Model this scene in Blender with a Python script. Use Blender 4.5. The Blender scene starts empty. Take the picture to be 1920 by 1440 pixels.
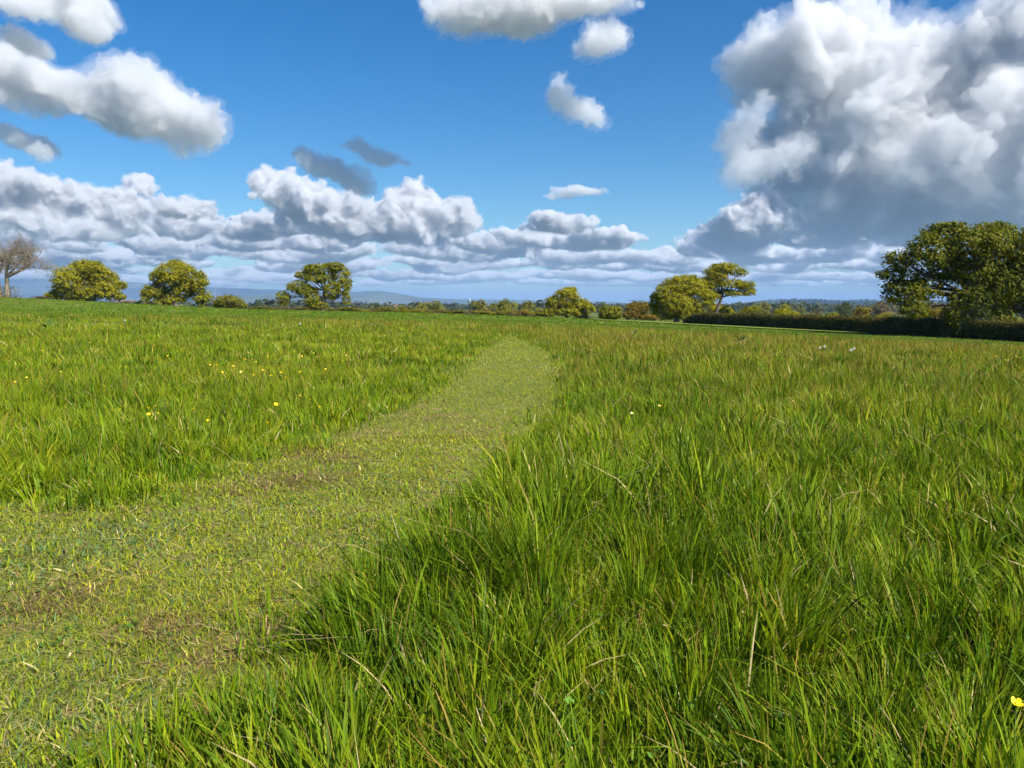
import bpy, math, random
import numpy as np
from mathutils import Vector, Matrix

# ------------------------------------------------------------------ camera
SC = bpy.context.scene
COL = SC.collection
CAM_H = 1.15
F_PX = 1442.0                       # focal length in pixels of a 1920 px wide frame
PITCH = math.atan((720 - 568) / F_PX)
cam_data = bpy.data.cameras.new("camera")
cam = bpy.data.objects.new("camera", cam_data)
COL.objects.link(cam)
cam_data.sensor_width = 36.0
cam_data.lens = 36.0 * F_PX / 1920.0
cam_data.clip_start = 0.02
cam_data.clip_end = 200000.0
cam.location = (0, 0, CAM_H)
cam.rotation_euler = (math.radians(90) - PITCH, 0, 0)
SC.camera = cam

# ------------------------------------------------------------------ render settings
SC.view_settings.view_transform = 'Standard'
SC.view_settings.look = 'None'
SC.view_settings.gamma = 1.0
SC.view_settings.use_curve_mapping = False
SC.view_settings.exposure = EXPOSURE = 1.2
SC.render.engine = 'CYCLES'
cy = SC.cycles
cy.use_denoising = True
try:
    cy.denoiser = 'OPENIMAGEDENOISE'
except Exception:
    pass
cy.max_bounces = 8
cy.diffuse_bounces = 2
cy.glossy_bounces = 2
cy.transmission_bounces = 2
cy.volume_bounces = 5
cy.transparent_max_bounces = 8
cy.use_adaptive_sampling = True
cy.adaptive_threshold = 0.03
cy.caustics_reflective = False
cy.caustics_refractive = False


def pix_dir(u, v):
    """World direction of a pixel of the 1920x1440 frame (y component = 1)."""
    x = (u - 960.0) / F_PX
    z = -(v - 720.0) / F_PX
    c, s = math.cos(PITCH), math.sin(PITCH)
    y2 = c + s * z
    z2 = -s + c * z
    return x / y2, 1.0, z2 / y2


def at(u, v, depth):
    d = pix_dir(u, v)
    return d[0] * depth, depth, CAM_H + d[2] * depth


def azel(u, v):
    d = pix_dir(u, v)
    n = math.sqrt(d[0] ** 2 + 1 + d[2] ** 2)
    return math.atan2(d[0], 1.0), math.asin(d[2] / n)


# ------------------------------------------------------------------ node helpers
class NB:
    """Small builder for shader node graphs."""

    def __init__(self, tree):
        self.t = tree
        self.n = tree.nodes
        self.l = tree.links

    def put(self, sock, v):
        if isinstance(v, bpy.types.NodeSocket):
            self.l.new(v, sock)
        elif v is not None:
            sock.default_value = v

    def node(self, kind, **kw):
        nd = self.n.new(kind)
        for k, v in kw.items():
            setattr(nd, k, v)
        return nd

    def m(self, op, a, b=None, c=None, clamp=False):
        nd = self.node("ShaderNodeMath", operation=op, use_clamp=clamp)
        self.put(nd.inputs[0], a)
        if b is not None:
            self.put(nd.inputs[1], b)
        if c is not None:
            self.put(nd.inputs[2], c)
        return nd.outputs[0]

    def v(self, op, a, b=None, scale=None):
        nd = self.node("ShaderNodeVectorMath", operation=op)
        self.put(nd.inputs[0], a)
        if b is not None:
            self.put(nd.inputs[1], b)
        if scale is not None:
            self.put(nd.inputs["Scale"], scale)
        return nd.outputs["Value"] if op in ("DOT_PRODUCT", "LENGTH", "DISTANCE") else nd.outputs["Vector"]

    def xyz(self, x, y, z):
        nd = self.node("ShaderNodeCombineXYZ")
        for i, q in enumerate((x, y, z)):
            self.put(nd.inputs[i], q)
        return nd.outputs[0]

    def sep(self, v):
        nd = self.node("ShaderNodeSeparateXYZ")
        self.put(nd.inputs[0], v)
        return nd.outputs

    def noise(self, vec, scale, detail=2.0, rough=0.5, lac=2.0, dist=0.0, kind='FBM', dim='3D'):
        nd = self.node("ShaderNodeTexNoise", noise_dimensions=dim)
        try:
            nd.noise_type = kind
        except Exception:
            pass
        if vec is not None:
            self.put(nd.inputs["Vector"], vec)
        self.put(nd.inputs["Scale"], scale)
        nd.inputs["Detail"].default_value = detail
        nd.inputs["Roughness"].default_value = rough
        nd.inputs["Lacunarity"].default_value = lac
        nd.inputs["Distortion"].default_value = dist
        return nd.outputs

    def voro(self, vec, scale, detail=0.0, rough=0.5, feature='F1', smooth=1.0, lac=2.0):
        nd = self.node("ShaderNodeTexVoronoi", feature=feature, voronoi_dimensions='3D')
        nd.normalize = True
        self.put(nd.inputs["Vector"], vec)
        self.put(nd.inputs["Scale"], scale)
        nd.inputs["Detail"].default_value = detail
        nd.inputs["Roughness"].default_value = rough
        nd.inputs["Lacunarity"].default_value = lac
        if feature == 'SMOOTH_F1':
            nd.inputs["Smoothness"].default_value = smooth
        return nd.outputs["Distance"]

    def ramp(self, x, lo, hi, a=0.0, b=1.0, kind='SMOOTHSTEP'):
        nd = self.node("ShaderNodeMapRange", interpolation_type=kind)
        self.put(nd.inputs["Value"], x)
        nd.inputs["From Min"].default_value = lo
        nd.inputs["From Max"].default_value = hi
        nd.inputs["To Min"].default_value = a
        nd.inputs["To Max"].default_value = b
        return nd.outputs["Result"]

    def mix(self, f, a, b, mode='MIX'):
        nd = self.node("ShaderNodeMix", data_type='RGBA', blend_type=mode)
        self.put(nd.inputs["Factor"], f)
        self.put(nd.inputs["A"] if False else nd.inputs[6], a)
        self.put(nd.inputs[7], b)
        return nd.outputs[2]

    def mapping(self, vec, loc, rot, scale, kind='TEXTURE'):
        nd = self.node("ShaderNodeMapping", vector_type=kind)
        self.put(nd.inputs["Vector"], vec)
        nd.inputs["Location"].default_value = loc
        nd.inputs["Rotation"].default_value = rot
        nd.inputs["Scale"].default_value = scale
        return nd.outputs[0]


def rgb(r, g, b):
    return (r, g, b, 1.0)


# ------------------------------------------------------------------ sun and sky
SUN_AZ = math.radians(133)           # clockwise from the viewing direction (+Y)
SUN_EL = math.radians(42)
sun_data = bpy.data.lights.new("sun", 'SUN')
sun_data.energy = 5.0
sun_data.angle = math.radians(0.53)
sun_data.color = (1.0, 0.94, 0.84)
sun = bpy.data.objects.new("sun", sun_data)
COL.objects.link(sun)
to_sun = Vector((math.sin(SUN_AZ) * math.cos(SUN_EL), math.cos(SUN_AZ) * math.cos(SUN_EL), math.sin(SUN_EL)))
sun.rotation_euler = (-to_sun).to_track_quat('-Z', 'Y').to_euler()
sun.location = (60, 20, 80)

world = bpy.data.worlds.new("World")
SC.world = world
world.use_nodes = True
W = NB(world.node_tree)
for nd in list(W.n):
    W.n.remove(nd)
out = W.node("ShaderNodeOutputWorld")
bg = W.node("ShaderNodeBackground")
W.l.new(bg.outputs[0], out.inputs["Surface"])
SKY_STRENGTH = 0.050
bg.inputs["Strength"].default_value = SKY_STRENGTH
sky = W.node("ShaderNodeTexSky", sky_type='NISHITA')
sky.sun_disc = False
sky.sun_elevation = SUN_EL
sky.sun_rotation = SUN_AZ
sky.altitude = 60
sky.air_density = 1.0
sky.dust_density = 0.35
sky.ozone_density = 2.2

SKYCOL = W.node("ShaderNodeHueSaturation")
SKYCOL.inputs["Hue"].default_value = 0.5
SKYCOL.inputs["Saturation"].default_value = 1.5
SKYCOL.inputs["Value"].default_value = 1.0
W.l.new(sky.outputs[0], SKYCOL.inputs["Color"])
sky_rgb = W.v('MULTIPLY', SKYCOL.outputs[0], (0.74, 0.95, 1.06))       # clear spring air


W.l.new(sky_rgb, bg.inputs["Color"])
world.cycles.sampling_method = 'MANUAL'
world.cycles.sample_map_resolution = 512

# ------------------------------------------------------------------ mesh helpers
def mesh_from(name, verts, faces_flat, sizes, smooth=False):
    """Mesh from numpy arrays: verts n x 3, flat loop indices, polygon sizes."""
    me = bpy.data.meshes.new(name)
    v = np.ascontiguousarray(verts, dtype=np.float32)
    fl = np.ascontiguousarray(faces_flat, dtype=np.int32)
    sz = np.ascontiguousarray(sizes, dtype=np.int32)
    me.vertices.add(len(v))
    me.vertices.foreach_set("co", v.ravel())
    me.loops.add(len(fl))
    me.loops.foreach_set("vertex_index", fl)
    me.polygons.add(len(sz))
    st = np.zeros(len(sz), dtype=np.int32)
    st[1:] = np.cumsum(sz)[:-1]
    me.polygons.foreach_set("loop_start", st)
    me.polygons.foreach_set("loop_total", sz)
    if smooth:
        me.polygons.foreach_set("use_smooth", np.ones(len(sz), dtype=bool))
    me.update(calc_edges=True)
    return me


def add_obj(name, me, mat=None, parent=None, kind=None, label=None, cat=None, group=None):
    o = bpy.data.objects.new(name, me)
    COL.objects.link(o)
    if mat is not None and me is not None and len(me.materials) == 0:
        me.materials.append(mat)
    if parent is not None:
        o.parent = parent
    for k, v in (("kind", kind), ("label", label), ("category", cat), ("group", group)):
        if v:
            o[k] = v
    return o


def new_mat(name):
    m = bpy.data.materials.new(name)
    m.use_nodes = True
    for nd in list(m.node_tree.nodes):
        m.node_tree.nodes.remove(nd)
    b = NB(m.node_tree)
    o = b.node("ShaderNodeOutputMaterial")
    return m, b, o


# lattice noise in numpy (value noise, smooth), used for shapes
def _hash(i, j, k, seed):
    h = (i.astype(np.int64) * 374761393 + j.astype(np.int64) * 668265263 + k.astype(np.int64) * 2147483647 + seed * 1274126177) & 0xFFFFFFFF
    h = ((h ^ (h >> 13)) * 1274126177) & 0xFFFFFFFF
    h = h ^ (h >> 16)
    return (h & 0xFFFF) / 32767.5 - 1.0


def vnoise(p, seed=0):
    p = np.asarray(p, dtype=np.float64)
    f = np.floor(p).astype(np.int64)
    t = p - f
    t = t * t * t * (t * (t * 6 - 15) + 10)
    r = 0.0
    for a in (0, 1):
        wa = t[:, 0] if a else 1 - t[:, 0]
        for b in (0, 1):
            wb = t[:, 1] if b else 1 - t[:, 1]
            for c in (0, 1):
                wc = t[:, 2] if c else 1 - t[:, 2]
                r = r + _hash(f[:, 0] + a, f[:, 1] + b, f[:, 2] + c, seed) * wa * wb * wc
    return r


def fbm(p, octaves=4, gain=0.5, seed=0):
    p = np.asarray(p, dtype=np.float64)
    if p.shape[1] == 2:
        p = np.column_stack([p, np.zeros(len(p)) + 0.5])
    r, a, s = 0.0, 1.0, 0.0
    for o in range(octaves):
        r = r + a * vnoise(p * (2.03 ** o) + o * 17.3, seed + o)
        s += a
        a *= gain
    return r / s


_ico = {}


def ico(sub):
    """Unit icosphere as (verts, tris)."""
    if sub not in _ico:
        import bmesh
        bm = bmesh.new()
        bmesh.ops.create_icosphere(bm, subdivisions=sub, radius=1.0)
        v = np.array([q.co[:] for q in bm.verts])
        f = np.array([[q.index for q in fc.verts] for fc in bm.faces])
        bm.free()
        _ico[sub] = (v, f)
    return _ico[sub]


# ------------------------------------------------------------------ clouds: closed bodies of scattering air-borne water
VOX = 1.5


def cloud_mat(name, density, aniso=0.25, colour=(0.88, 0.89, 0.912)):
    m, b, o = new_mat(name)
    vs = b.node("ShaderNodeVolumePrincipled")
    vs.inputs["Color"].default_value = rgb(*colour)
    vs.inputs["Density"].default_value = density
    vs.inputs["Anisotropy"].default_value = aniso
    b.l.new(vs.outputs[0], o.inputs["Volume"])
    return m


def build_cloud(blobs, R, mfp, voxel_px, label, seed, puff=1.0, rag=0.10, depth=0.75, name="clouds", fringe=0.30, soft=6.0):
    """blobs: (u, v, ru, rv, tilt) in pixels of the frame; R: distance; mfp: mean free path as a share of the blob size."""
    rng = np.random.default_rng(seed)
    V, Fc, n0 = [], [], 0
    iv, fi = ico(2)
    # frame at the cloud: right, forward, up (vertical kept vertical)
    us = np.array([q[0] for q in blobs]); vs_ = np.array([q[1] for q in blobs])
    d0 = Vector(pix_dir(us.mean(), vs_.mean())).normalized()
    base = Vector((0, 0, CAM_H))
    size = []
    big_r = [1e9]

    def ball(c, r, rot=None):
        nonlocal n0
        p = iv * np.array(r)
        if rot is not None:
            p = p @ np.array(rot).T
        V.append((np.array(c, dtype=float), p, max(r) < 0.6 * big_r[0]))
        Fc.append(fi + n0)
        n0 += len(iv)

    for (u, v, ru, rv, tilt) in blobs:
        d = Vector(pix_dir(u, v)).normalized()
        right = Vector((d.y, -d.x, 0)).normalized()
        up = right.cross(d).normalized()
        dd = R * (1 + rng.uniform(-0.03, 0.03))
        c = d * dd + base
        k = dd / F_PX * d.y / 1.0
        k = dd / F_PX
        rx, rz = ru * k, rv * k
        ry = depth * math.sqrt(rx * rz)
        t = math.radians(tilt)
        ax = right * math.cos(t) + up * math.sin(t)
        az = up * math.cos(t) - right * math.sin(t)
        M = Matrix((ax, d, az)).transposed()
        size.append(math.sqrt(rx * rz))
        big_r[0] = max(rx, rz)
        ball(c, (rx * 0.84, ry * 0.84, rz * 0.8), M)
        # cauliflower puffs over the upper part, smaller ones on those
        n1 = int(24 * puff * max(1.0, rx / max(rz, 1e-3)) ** 0.5)
        for _ in range(n1):
            q = rng.normal(size=3)
            q /= np.linalg.norm(q)
            if q[2] < -0.35 and rng.random() < 0.75:
                q[2] *= -0.5
                q /= np.linalg.norm(q)
            r1 = rng.uniform(0.16, 0.44) * min(rx, rz) * (1.0 if q[2] > -0.2 else 0.6)
            pc = np.array(M @ Vector((q[0] * (rx - r1 * 0.5), q[1] * (ry - r1 * 0.5), q[2] * (rz - r1 * 0.6)))) + np.array(c)
            ball(pc, (r1, r1, r1 * 0.92))
            for _ in range(int(4 * puff)):
                q2 = rng.normal(size=3)
                q2[2] = q2[2] + 0.4
                q2 /= np.linalg.norm(q2)
                r2 = r1 * rng.uniform(0.28, 0.5)
                ball(pc + q2 * r1 * 0.92, (r2, r2, r2))
    s = float(np.mean(size))
    amp = rag * s
    ob = None
    # a thin veil round a denser core
    for nm, grow, dens in ((name, fringe, 1.0 / (mfp * s * soft)), ("core", -0.35 * fringe, 1.0 / (mfp * s))):
        Vg = np.vstack([c_ + q_ * (1 + grow * (1.0 if k_ else 0.5)) for c_, q_, k_ in V])
        Fg = np.vstack(Fc)
        me = mesh_from("cloud_raw", Vg, Fg.ravel(), np.full(len(Fg), 3))
        o = bpy.data.objects.new("cloud_raw", me)
        COL.objects.link(o)
        md = o.modifiers.new("r", 'REMESH')
        md.mode = 'VOXEL'
        md.voxel_size = VOX * voxel_px * R / F_PX * (1.15 if grow > 0 else 1.0)
        dg = bpy.context.evaluated_depsgraph_get()
        mm = bpy.data.meshes.new_from_object(o.evaluated_get(dg))
        bpy.data.objects.remove(o)
        bpy.data.meshes.remove(me)
        n = len(mm.vertices)
        co = np.empty(n * 3, dtype=np.float32)
        mm.vertices.foreach_get("co", co)
        no = np.empty(n * 3, dtype=np.float32)
        mm.vertices.foreach_get("normal", no)
        co = co.reshape(-1, 3).astype(np.float64)
        no = no.reshape(-1, 3)
        warp = np.column_stack([fbm(co / (s * 0.9), 3, 0.55, seed + 5 + i * 9) for i in range(3)])
        fine_ = 1.0 if grow > 0 else 1.25
        dn = np.abs(fbm(co / (s * 0.34), 3, 0.6, seed + 50)) + 0.42 * fbm(co / (s * 0.13), 3, 0.65, seed + 90)
        jit = np.column_stack([fbm(co / (s * 0.16), 2, 0.6, seed + 105 + i * 9) for i in range(3)])
        co = co + warp * amp * 1.3 + jit * amp * 0.26 * fine_ + no * ((dn * 1.7 - 0.45) * amp * (0.75 if grow > 0 else 1.0))[:, None]
        mm.vertices.foreach_set("co", co.astype(np.float32).ravel())
        mm.update()
        mm.name = nm
        mm.materials.clear()
        mm.materials.append(cloud_mat("cloud_droplets", dens))
        if ob is None:
            ob = add_obj(nm, mm, None, kind="stuff", label=label, cat="cloud")
        else:
            add_obj(nm, mm, None, parent=ob, kind="stuff")
    return ob


def SUNWARD(u, v, R, dist):
    """Frame position of the point dist metres towards the sun from a cloud."""
    d = Vector(pix_dir(u, v)).normalized() * R + to_sun * dist
    c_, s_ = math.cos(PITCH), math.sin(PITCH)
    f = d.y * c_ - d.z * s_
    return 960 + F_PX * d.x / f, 720 - F_PX * (d.y * s_ + d.z * c_) / f


CLOUDS = [
    # big bank over the oak
    dict(R=9000, mfp=0.20, vox=5.4, seed=1, fringe=0.36, label="towering grey and white cumulus bank above the big oak at the hedge",
         b=[(1530, 130, 125, 110, 0), (1620, 240, 200, 140, 10), (1850, 140, 110, 100, 20), (1760, 320, 250, 125, 0), (1970, 290, 180, 140, 0),
            (1640, 412, 170, 46, 3), (1810, 412, 170, 50, 0), (1935, 400, 110, 50, 0)]),
    dict(R=4000, mfp=1.3, vox=4.0, seed=2, fringe=0.45, rag=0.30, label="thin torn cloud fringe beside the towering bank",
         b=[(1400, 235, 65, 34, 50), (1385, 310, 58, 40, -60), (1460, 300, 70, 44, 20), (1370, 340, 30, 24, 0)]),
    dict(R=3600, mfp=0.30, vox=4.4, seed=3, fringe=0.42, label="grey rounded cloud with a long pale tail in the blue upper sky",
         b=[(290, 205, 105, 66, -22), (95, 160, 120, 32, -20), (205, 228, 95, 22, -18), (10, 135, 70, 46, 0), (30, 185, 60, 24, -10)]),
    dict(R=3000, mfp=0.42, vox=4.5, seed=4, fringe=0.45, label="soft cloud cut by the upper corner of the sky over the bare tree",
         b=[(130, 10, 60, 42, -12), (40, 12, 60, 24, 0), (45, 85, 46, 20, -20), (160, 45, 32, 30, -40)]),
    dict(R=3200, mfp=0.32, vox=4.8, seed=5, fringe=0.42, label="white cloud cut by the top edge above the mown path",
         b=[(950, 15, 150, 52, 4), (1080, 0, 110, 38, 0), (870, 35, 60, 36, 0), (990, 50, 60, 30, 0)]),
    dict(R=3400, mfp=0.75, vox=3.5, seed=6, fringe=0.5, rag=0.30, label="small ragged cloud just beneath the white cloud at the top edge",
         b=[(1130, 80, 52, 34, 12), (1150, 55, 24, 18, 0)]),
    dict(R=3500, mfp=0.75, vox=3.5, seed=7, fringe=0.5, rag=0.30, label="small slanting cloud alone in the open blue",
         b=[(1082, 208, 62, 28, -20), (1045, 168, 26, 22, -60)]),
    dict(R=3800, mfp=0.5, vox=4.0, seed=8, rag=0.25, label="dark shred of cloud floating above the white cumulus heap",
         b=[(600, 312, 56, 26, -22), (655, 338, 60, 28, -22), (705, 292, 62, 18, -18)]),
    dict(R=3600, mfp=0.7, vox=4.0, seed=9, rag=0.25, label="faint dark cloud shred under the long pale tail",
         b=[(40, 262, 56, 20, -18), (75, 288, 24, 16, -20)]),
    dict(R=9000, mfp=0.10, vox=3.0, seed=10, label="bright white cumulus heap low in the sky beyond the spreading oak",
         b=[(520, 350, 50, 34, 0), (600, 385, 115, 42, -8), (770, 372, 50, 32, 0), (800, 415, 95, 50, 0), (690, 420, 150, 38, 0)]),
    dict(R=8500, mfp=0.10, vox=2.6, seed=11, label="bright cauliflower cumulus tower beside the dark bank",
         b=[(1432, 383, 34, 30, 0), (1405, 420, 66, 38, 0), (1370, 450, 80, 34, 0)]),
    dict(R=9800, mfp=0.14, vox=3.2, seed=12, label="long broken cloud bank low behind the bare tree",
         b=[(30, 350, 80, 34, -8), (140, 372, 66, 30, -6), (75, 405, 90, 30, 0), (225, 398, 52, 34, 0), (265, 350, 26, 20, 0), (345, 392, 58, 26, 0), (160, 430, 90, 26, 0)]),
    dict(R=9200, mfp=0.6, vox=3.0, seed=13, rag=0.2, label="small flat white cloud floating alone above the low bank",
         b=[(1085, 358, 56, 11, -4), (1050, 369, 38, 7, 0)]),
    # clouds out of view; the first two are added to shade shred and bank
    dict(R=3400, mfp=0.14, vox=9.0, seed=30, label="unseen cloud added overhead to shade the dark shred", b=[SUNWARD(630, 315, 3800, 1800) + (150, 80, 0), SUNWARD(720, 300, 3800, 1850) + (100, 60, 0)]),
    dict(R=9300, mfp=0.14, vox=9.0, seed=31, label="unseen cloud added past the frame to shade the foot of the towering bank", b=[SUNWARD(1600, 420, 9000, 4000) + (190, 60, 0), SUNWARD(1760, 410, 9000, 4000) + (190, 60, 0)]),
    dict(R=4000, mfp=0.14, vox=12.0, seed=32, label="cumulus beyond the edge of the view past the towering bank", b=[(2350, 90, 200, 110, 0), (2500, 160, 180, 90, 0)]),
    dict(R=3800, mfp=0.14, vox=12.0, seed=33, label="cumulus beyond the edge of the view past the bare tree", b=[(-350, 100, 190, 90, 0), (-520, 170, 160, 80, 0)]),
]

_rg = np.random.default_rng(88)
# rows of smaller puffs, each row farther off and lower
for _k, (_v, _R, _n, _ru, _rv, _lab) in enumerate([
        (428, 11500, 17, (50, 100), (20, 32), "grey puffs in the highest row of the low cloud bank"),
        (452, 13500, 21, (50, 110), (17, 27), "pale puffs in the second row of the low cloud bank"),
        (477, 16000, 23, (50, 120), (14, 22), "grey puffs in the middle row of the low cloud bank"),
        (499, 19500, 23, (50, 130), (10, 17), "flat puffs in the fourth row of the low cloud bank"),
        (519, 25000, 22, (55, 150), (7, 12), "thin streaks in the row above the horizon haze"),
        (534, 31000, 18, (70, 170), (5, 8), "faintest streaks in the row nearest the horizon")]):
    _us = np.linspace(-60, 1990, _n) + _rg.uniform(-50, 50, _n)
    _bl = []
    for _u in _us:
        if _k == 0 and (1180 < _u < 1320 or 900 < _u < 980):
            continue
        _q = _rg.uniform(*_ru)
        _h = _rg.uniform(*_rv)
        _vv = _v + _rg.uniform(-11, 9) + (8 if 1150 < _u < 1330 else 0)
        _vv = min(_vv, 568 - 520.0 / _R * F_PX - 2.0 * _h)          # stays above the haze
        _bl.append((_u, _vv, _q, _h, _rg.uniform(-4, 3)))
        _bl.append((_u + _rg.uniform(-0.5, 0.5) * _q, _vv - _h * 0.7, _q * 0.45, _h * 0.7, 0))
    CLOUDS.append(dict(R=_R, mfp=0.16, vox=3.7, seed=60 + _k, puff=0.55, fringe=0.18, label=_lab, b=_bl))

for c in CLOUDS:
    build_cloud(c["b"], c["R"], c["mfp"], c["vox"], c["label"], c["seed"], rag=c.get("rag", 0.19), puff=c.get("puff", 1.0), fringe=c.get("fringe", 0.28))

# ------------------------------------------------------------------ terrain
def _tps_fit(pts):
    P = np.array(pts, dtype=float)
    X, z = P[:, :2] / 50.0, P[:, 2]
    n = len(X)
    r = np.linalg.norm(X[:, None] - X[None], axis=2)
    K = np.where(r > 0, r * r * np.log(np.maximum(r, 1e-9)), 0.0) + np.eye(n) * 0.02
    A = np.zeros((n + 3, n + 3))
    A[:n, :n] = K
    A[:n, n] = 1
    A[:n, n + 1:] = X
    A[n, :n] = 1
    A[n + 1:, :n] = X.T
    return X, np.linalg.solve(A, np.concatenate([z, np.zeros(3)]))


CTRL = [(0, 0, 0), (3, 3, 0), (-3, 3, 0), (0, 6, 0), (6, 8, -0.02), (-6, 8, 0.03), (0, 12, 0), (12, 14, -0.15), (-10, 14, 0.12), (0, 20, 0.02),
        (-1, 27, 0.05), (14, 28, -0.45), (-18, 28, 0.35), (0, 45, -0.1), (34, 45, -1.5), (36.6, 55, -1.6), (35.2, 59.5, -1.6), (30, 77, -1.6), (23, 100, -1.6),
        (-35, 50, 0.75), (-69, 104, 1.95), (-77, 139, 1.5), (-59, 135, 0.5), (-46, 125, 0.05), (-33, 130, -0.15), (-6, 140, -0.95), (11, 150, -1.85),
        (18, 140, -1.9), (21, 130, -1.9), (24, 112, -1.6), (-40, 80, 0.7), (0, 90, -0.5), (10, 80, -0.75), (50, 60, -2.0), (60, 30, -1.6), (-60, 60, 1.3), (-40, 20, 0.7), (40, 10, -0.7), (-95, 165, 1.0), (-55, 165, -0.2), (-20, 168, -1.3), (5, 170, -2.1), (30, 165, -2.8), (65, 150, -3.2), (60, 100, -2.4), (-105, 100, 2.2)]
_TX, _TW = _tps_fit(CTRL)


def field_z(x, y):
    X = np.column_stack([np.ravel(x), np.ravel(y)]) / 50.0
    out_ = np.empty(len(X))
    for s in range(0, len(X), 200000):
        q = X[s:s + 200000]
        r = np.linalg.norm(q[:, None] - _TX[None], axis=2)
        K = np.where(r > 0, r * r * np.log(np.maximum(r, 1e-9)), 0.0)
        out_[s:s + 200000] = K @ _TW[:-3] + _TW[-3] + q @ _TW[-2:]
    return out_


def smooth01(t):
    t = np.clip(t, 0, 1)
    return t * t * (3 - 2 * t)


def ground_z(x, y):
    """Field near the camera, falling away to a wide plain beyond its far edge."""
    x = np.ravel(np.asarray(x, dtype=float))
    y = np.ravel(np.asarray(y, dtype=float))
    r = np.hypot(x, y)
    zf = np.clip(field_z(np.clip(x, -110, 75), np.clip(y, -20, 165)), -3, 3)
    bumps = 0.018 * fbm(np.column_stack([x / 1.3, y / 1.3]), 2, 0.5, 3) * (r < 60)
    lr = np.log(np.maximum(r, 1.0))
    zp = np.interp(lr, np.log([1, 160, 320, 700, 1500, 4000, 60000]), [0, -1.0, -5.5, -9, -12, -14, -14])
    zp = zp + 2.5 * fbm(np.column_stack([x / 700, y / 700]), 3, 0.5, 8) * smooth01((r - 250) / 500)
    t = smooth01((r - 158) / 170)
    return (zf + bumps) * (1 - t) + zp * t


GZ = lambda x, y: float(ground_z([x], [y])[0])


def on_ground_px(u, v, z=0.0):
    d = pix_dir(u, v)
    t = (z - CAM_H) / d[2]
    return d[0] * t, t


# the mown path: edges read along its length
_left = [(-400, 985), (0, 965), (150, 955), (270, 935), (430, 885), (540, 852), (640, 812), (760, 765), (835, 715), (880, 674), (912, 652), (936, 636), (950, 628)]
_right = [(-150, 1600), (110, 1468), (325, 1365), (485, 1262), (570, 1165), (650, 1085), (740, 1012), (880, 945), (960, 872), (1030, 795), (1062, 742), (1060, 697), (1035, 664), (1000, 645), (968, 632), (956, 627.5)]
_L = sorted([on_ground_px(u, v) for u, v in _left], key=lambda p: p[1])
_R = sorted([on_ground_px(u, v, 0.13 * min(1.0, max(0.0, (v - 780) / 250.0))) for u, v in _right], key=lambda p: p[1])
LY = np.array([0.2, 1.5] + [p[1] for p in _L] + [_L[-1][1] + 0.6, _L[-1][1] + 1.6, 60])
LX = np.array([-6.0, -5.0] + [p[0] for p in _L] + [_L[-1][0] - 1.5, -40.0, -60.0])
RY = np.array([0.0] + [p[1] for p in _R] + [_R[-1][1] + 1.2, _R[-1][1] + 2.5, _R[-1][1] + 4.0, 60])
RX = np.array([-1.4] + [p[0] for p in _R] + [_R[-1][0] - 2.2, _R[-1][0] - 12, -45.0, -70.0])


def path_sd(x, y):
    """Rough signed distance to the mown path (negative inside)."""
    xl = np.interp(y, LY, LX)
    xr = np.interp(y, RY, RX)
    slope_l = np.abs(np.interp(y + 0.2, LY, LX) - np.interp(y - 0.2, LY, LX)) / 0.4
    slope_r = np.abs(np.interp(y + 0.2, RY, RX) - np.interp(y - 0.2, RY, RX)) / 0.4
    dl = (xl - x) / np.sqrt(1 + slope_l ** 2)
    dr = (x - xr) / np.sqrt(1 + slope_r ** 2)
    return np.maximum(dl, dr)


# ground sheet: polar grid, fine near the camera, out to the horizon
def build_ground():
    th = np.concatenate([np.radians(np.linspace(-50, 50, 121)), np.radians(np.linspace(50, 310, 66))[1:-1]])
    rr = np.concatenate([[0.25], np.geomspace(0.5, 170, 120), np.geomspace(180, 45000, 60)])
    T, R = np.meshgrid(th, rr)
    x, y = (R * np.sin(T)).ravel(), (R * np.cos(T)).ravel()
    z = ground_z(x, y)
    V = np.column_stack([x, y, z])
    nt, nr = len(th), len(rr)
    i, j = np.meshgrid(np.arange(nt), np.arange(nr - 1))
    a = j * nt + i
    b = j * nt + (i + 1) % nt
    q = np.stack([a, b, b + nt, a + nt], axis=-1).reshape(-1, 4)[:, ::-1]
    c = len(V)
    V = np.vstack([V, [[0, 0, float(ground_z([0], [0])[0])]]])
    cap = np.column_stack([np.full(nt, c), (np.arange(nt) + 1) % nt, np.arange(nt)])[:, ::-1]
    fl = np.concatenate([q.ravel(), cap.ravel()])
    sz = np.concatenate([np.full(len(q), 4), np.full(len(cap), 3)])
    return mesh_from("ground", V, fl, sz, True)


m_ground, b, o = new_mat("meadow_ground")
geo = b.node("ShaderNodeNewGeometry")
pos = geo.outputs["Position"]
n1 = b.noise(pos, 0.9, 5, 0.6)[0]
n2 = b.noise(pos, 14.0, 4, 0.65)[0]
n3 = b.noise(pos, 0.0035, 3, 0.5)[0]
soil = b.mix(b.ramp(n2, 0.35, 0.7), rgb(0.030, 0.036, 0.010), rgb(0.085, 0.098, 0.026))
green = b.mix(b.ramp(n1, 0.3, 0.7), rgb(0.066, 0.100, 0.016), rgb(0.110, 0.140, 0.024))
near = b.mix(b.ramp(n2, 0.3, 0.75, 0.2, 0.85), soil, green)
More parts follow.
